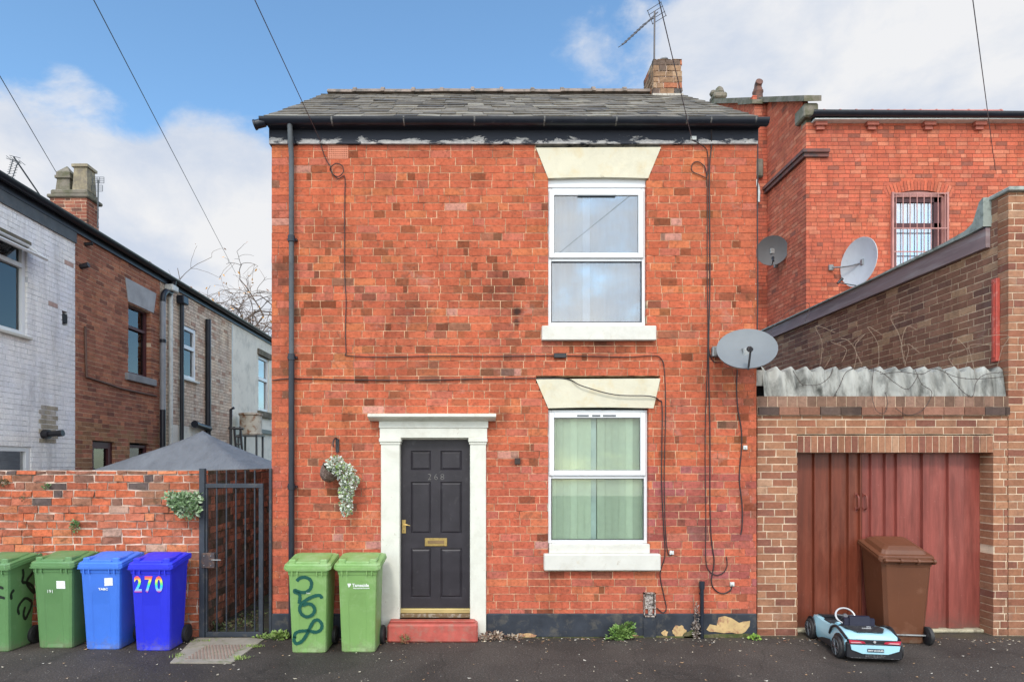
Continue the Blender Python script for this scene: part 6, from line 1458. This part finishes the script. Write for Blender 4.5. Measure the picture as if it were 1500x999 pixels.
def cloud(px, py, r0, r1, wgt):
    v = Vector(((px-CX)/F, 1, (CY-py)/F)).normalized()
    d = nt.nodes.new('ShaderNodeVectorMath'); d.operation = 'DOT_PRODUCT'; d.inputs[1].default_value = v; nt.links.new(tc.outputs['Generated'], d.inputs[0])
    m = nt.nodes.new('ShaderNodeMapRange'); m.interpolation_type = 'SMOOTHSTEP'; m.inputs[1].default_value = cos(R(r1)); m.inputs[2].default_value = cos(R(r0)); m.inputs[3].default_value = 0; m.inputs[4].default_value = wgt
    nt.links.new(d.outputs['Value'], m.inputs[0]); return m.outputs[0]
tot = None
for c_ in ((1180, 90, 2, 11, .42), (1320, 120, 2, 13, .32), (1480, 60, 2, 12, .38), (1060, 60, 1, 6, .24), (140, 88, .2, 4.5, .34), (40, 240, 2, 9, .18), (330, 210, 1, 9, .18), (1270, 112, .5, 3.5, -.32), (150, 150, 1, 5, -.14), (250, 340, 3, 15, .24), (130, 400, 3, 14, .24), (900, 140, 1, 8, .22), (840, 70, .5, 4, .14), (420, 480, 3, 14, .26), (1500, 250, 2, 10, .2), (650, 110, .5, 4, .10), (560, 40, 3, 15, -.14), (720, 20, 3, 12, -.14), (30, 10, 3, 11, -.24), (260, 20, 3, 11, -.24), (400, 60, 2, 9, -.12)):
    o_ = cloud(*c_); tot = o_ if tot is None else wm('ADD', tot, o_)
back = nt.nodes.new('ShaderNodeSeparateXYZ'); nt.links.new(tc.outputs['Generated'], back.inputs[0])
bm = nt.nodes.new('ShaderNodeMapRange'); bm.inputs[1].default_value = .15; bm.inputs[2].default_value = -.35; bm.inputs[3].default_value = 0; bm.inputs[4].default_value = .30; nt.links.new(back.outputs['Y'], bm.inputs[0])
tot = wm('ADD', tot, bm.outputs[0])
s_ = wm('ADD', wm('MULTIPLY', n1.outputs['Fac'], .62), wm('MULTIPLY', n2.outputs['Fac'], .38)); s_ = wm('MULTIPLY_ADD', s_, 1.75, -.375); s_ = wm('ADD', s_, tot)
mask = nt.nodes.new('ShaderNodeMapRange'); mask.interpolation_type = 'SMOOTHSTEP'; mask.inputs[1].default_value = .54; mask.inputs[2].default_value = .84; nt.links.new(s_, mask.inputs[0])
n3 = noise_node(nt, 4, 7, .6, .2, mp.outputs[0]); cl = ramp(nt, n3.outputs['Fac'], [(.38, (4.5, 5.0, 5.9)), (.60, (6.3, 6.35, 6.5))])
SKY = globals().get('SKYC', None)
skc = mix(nt, 1, sky.outputs[0], (1.55, 1.85, 1.85), 'MULTIPLY')
final = mix(nt, mask.outputs[0], skc, cl.outputs['Color'])
# fill light added: sky boosted behind the camera and sideways to lift side walls
br = nt.nodes.new('ShaderNodeMapRange'); br.inputs[1].default_value = .60; br.inputs[2].default_value = .0; br.inputs[3].default_value = 1; br.inputs[4].default_value = 2.5; nt.links.new(back.outputs['Y'], br.inputs[0])
final = mix(nt, 1, final, br.outputs[0], 'MULTIPLY')
wr = nt.nodes.new('ShaderNodeMapRange'); wr.inputs[1].default_value = .6; wr.inputs[2].default_value = 0.; nt.links.new(back.outputs['Y'], wr.inputs[0])
warm = mix(nt, wr.outputs[0], (1, 1, 1), (1.05, .98, .88)); final = mix(nt, 1, final, warm, 'MULTIPLY')
nt.links.new(final, bg.inputs['Color']); bg.inputs['Strength'].default_value = .10

sl = bpy.data.lights.new('sun', 'SUN'); sl.energy = 1.35; sl.angle = R(10); sl.color = (1, .96, .90)
so = bpy.data.objects.new('sun', sl); col.objects.link(so)
az, el = R(SUN_AZ), R(SUN_EL); dirv = Vector((sin(az)*cos(el), cos(az)*cos(el), sin(el)))
so.rotation_euler = dirv.to_track_quat('Z', 'Y').to_euler(); so.location = dirv*20

cam = bpy.data.cameras.new('camera'); co = bpy.data.objects.new('camera', cam); col.objects.link(co)
co.location = (0, -D, H); co.rotation_euler = (R(90), 0, 0); cam.sensor_width = 36; cam.lens = F/1500*36
cam.shift_x = (750-CX)/1500; cam.shift_y = (CY-499.5)/1500; cam.clip_end = 500
sc = bpy.context.scene; sc.camera = co
vs = sc.view_settings; vs.view_transform = 'Standard'; vs.look = 'None'; vs.exposure = 0.48; vs.gamma = 1; vs.use_curve_mapping = False
sc.cycles.max_bounces = 6; sc.cycles.transparent_max_bounces = 8
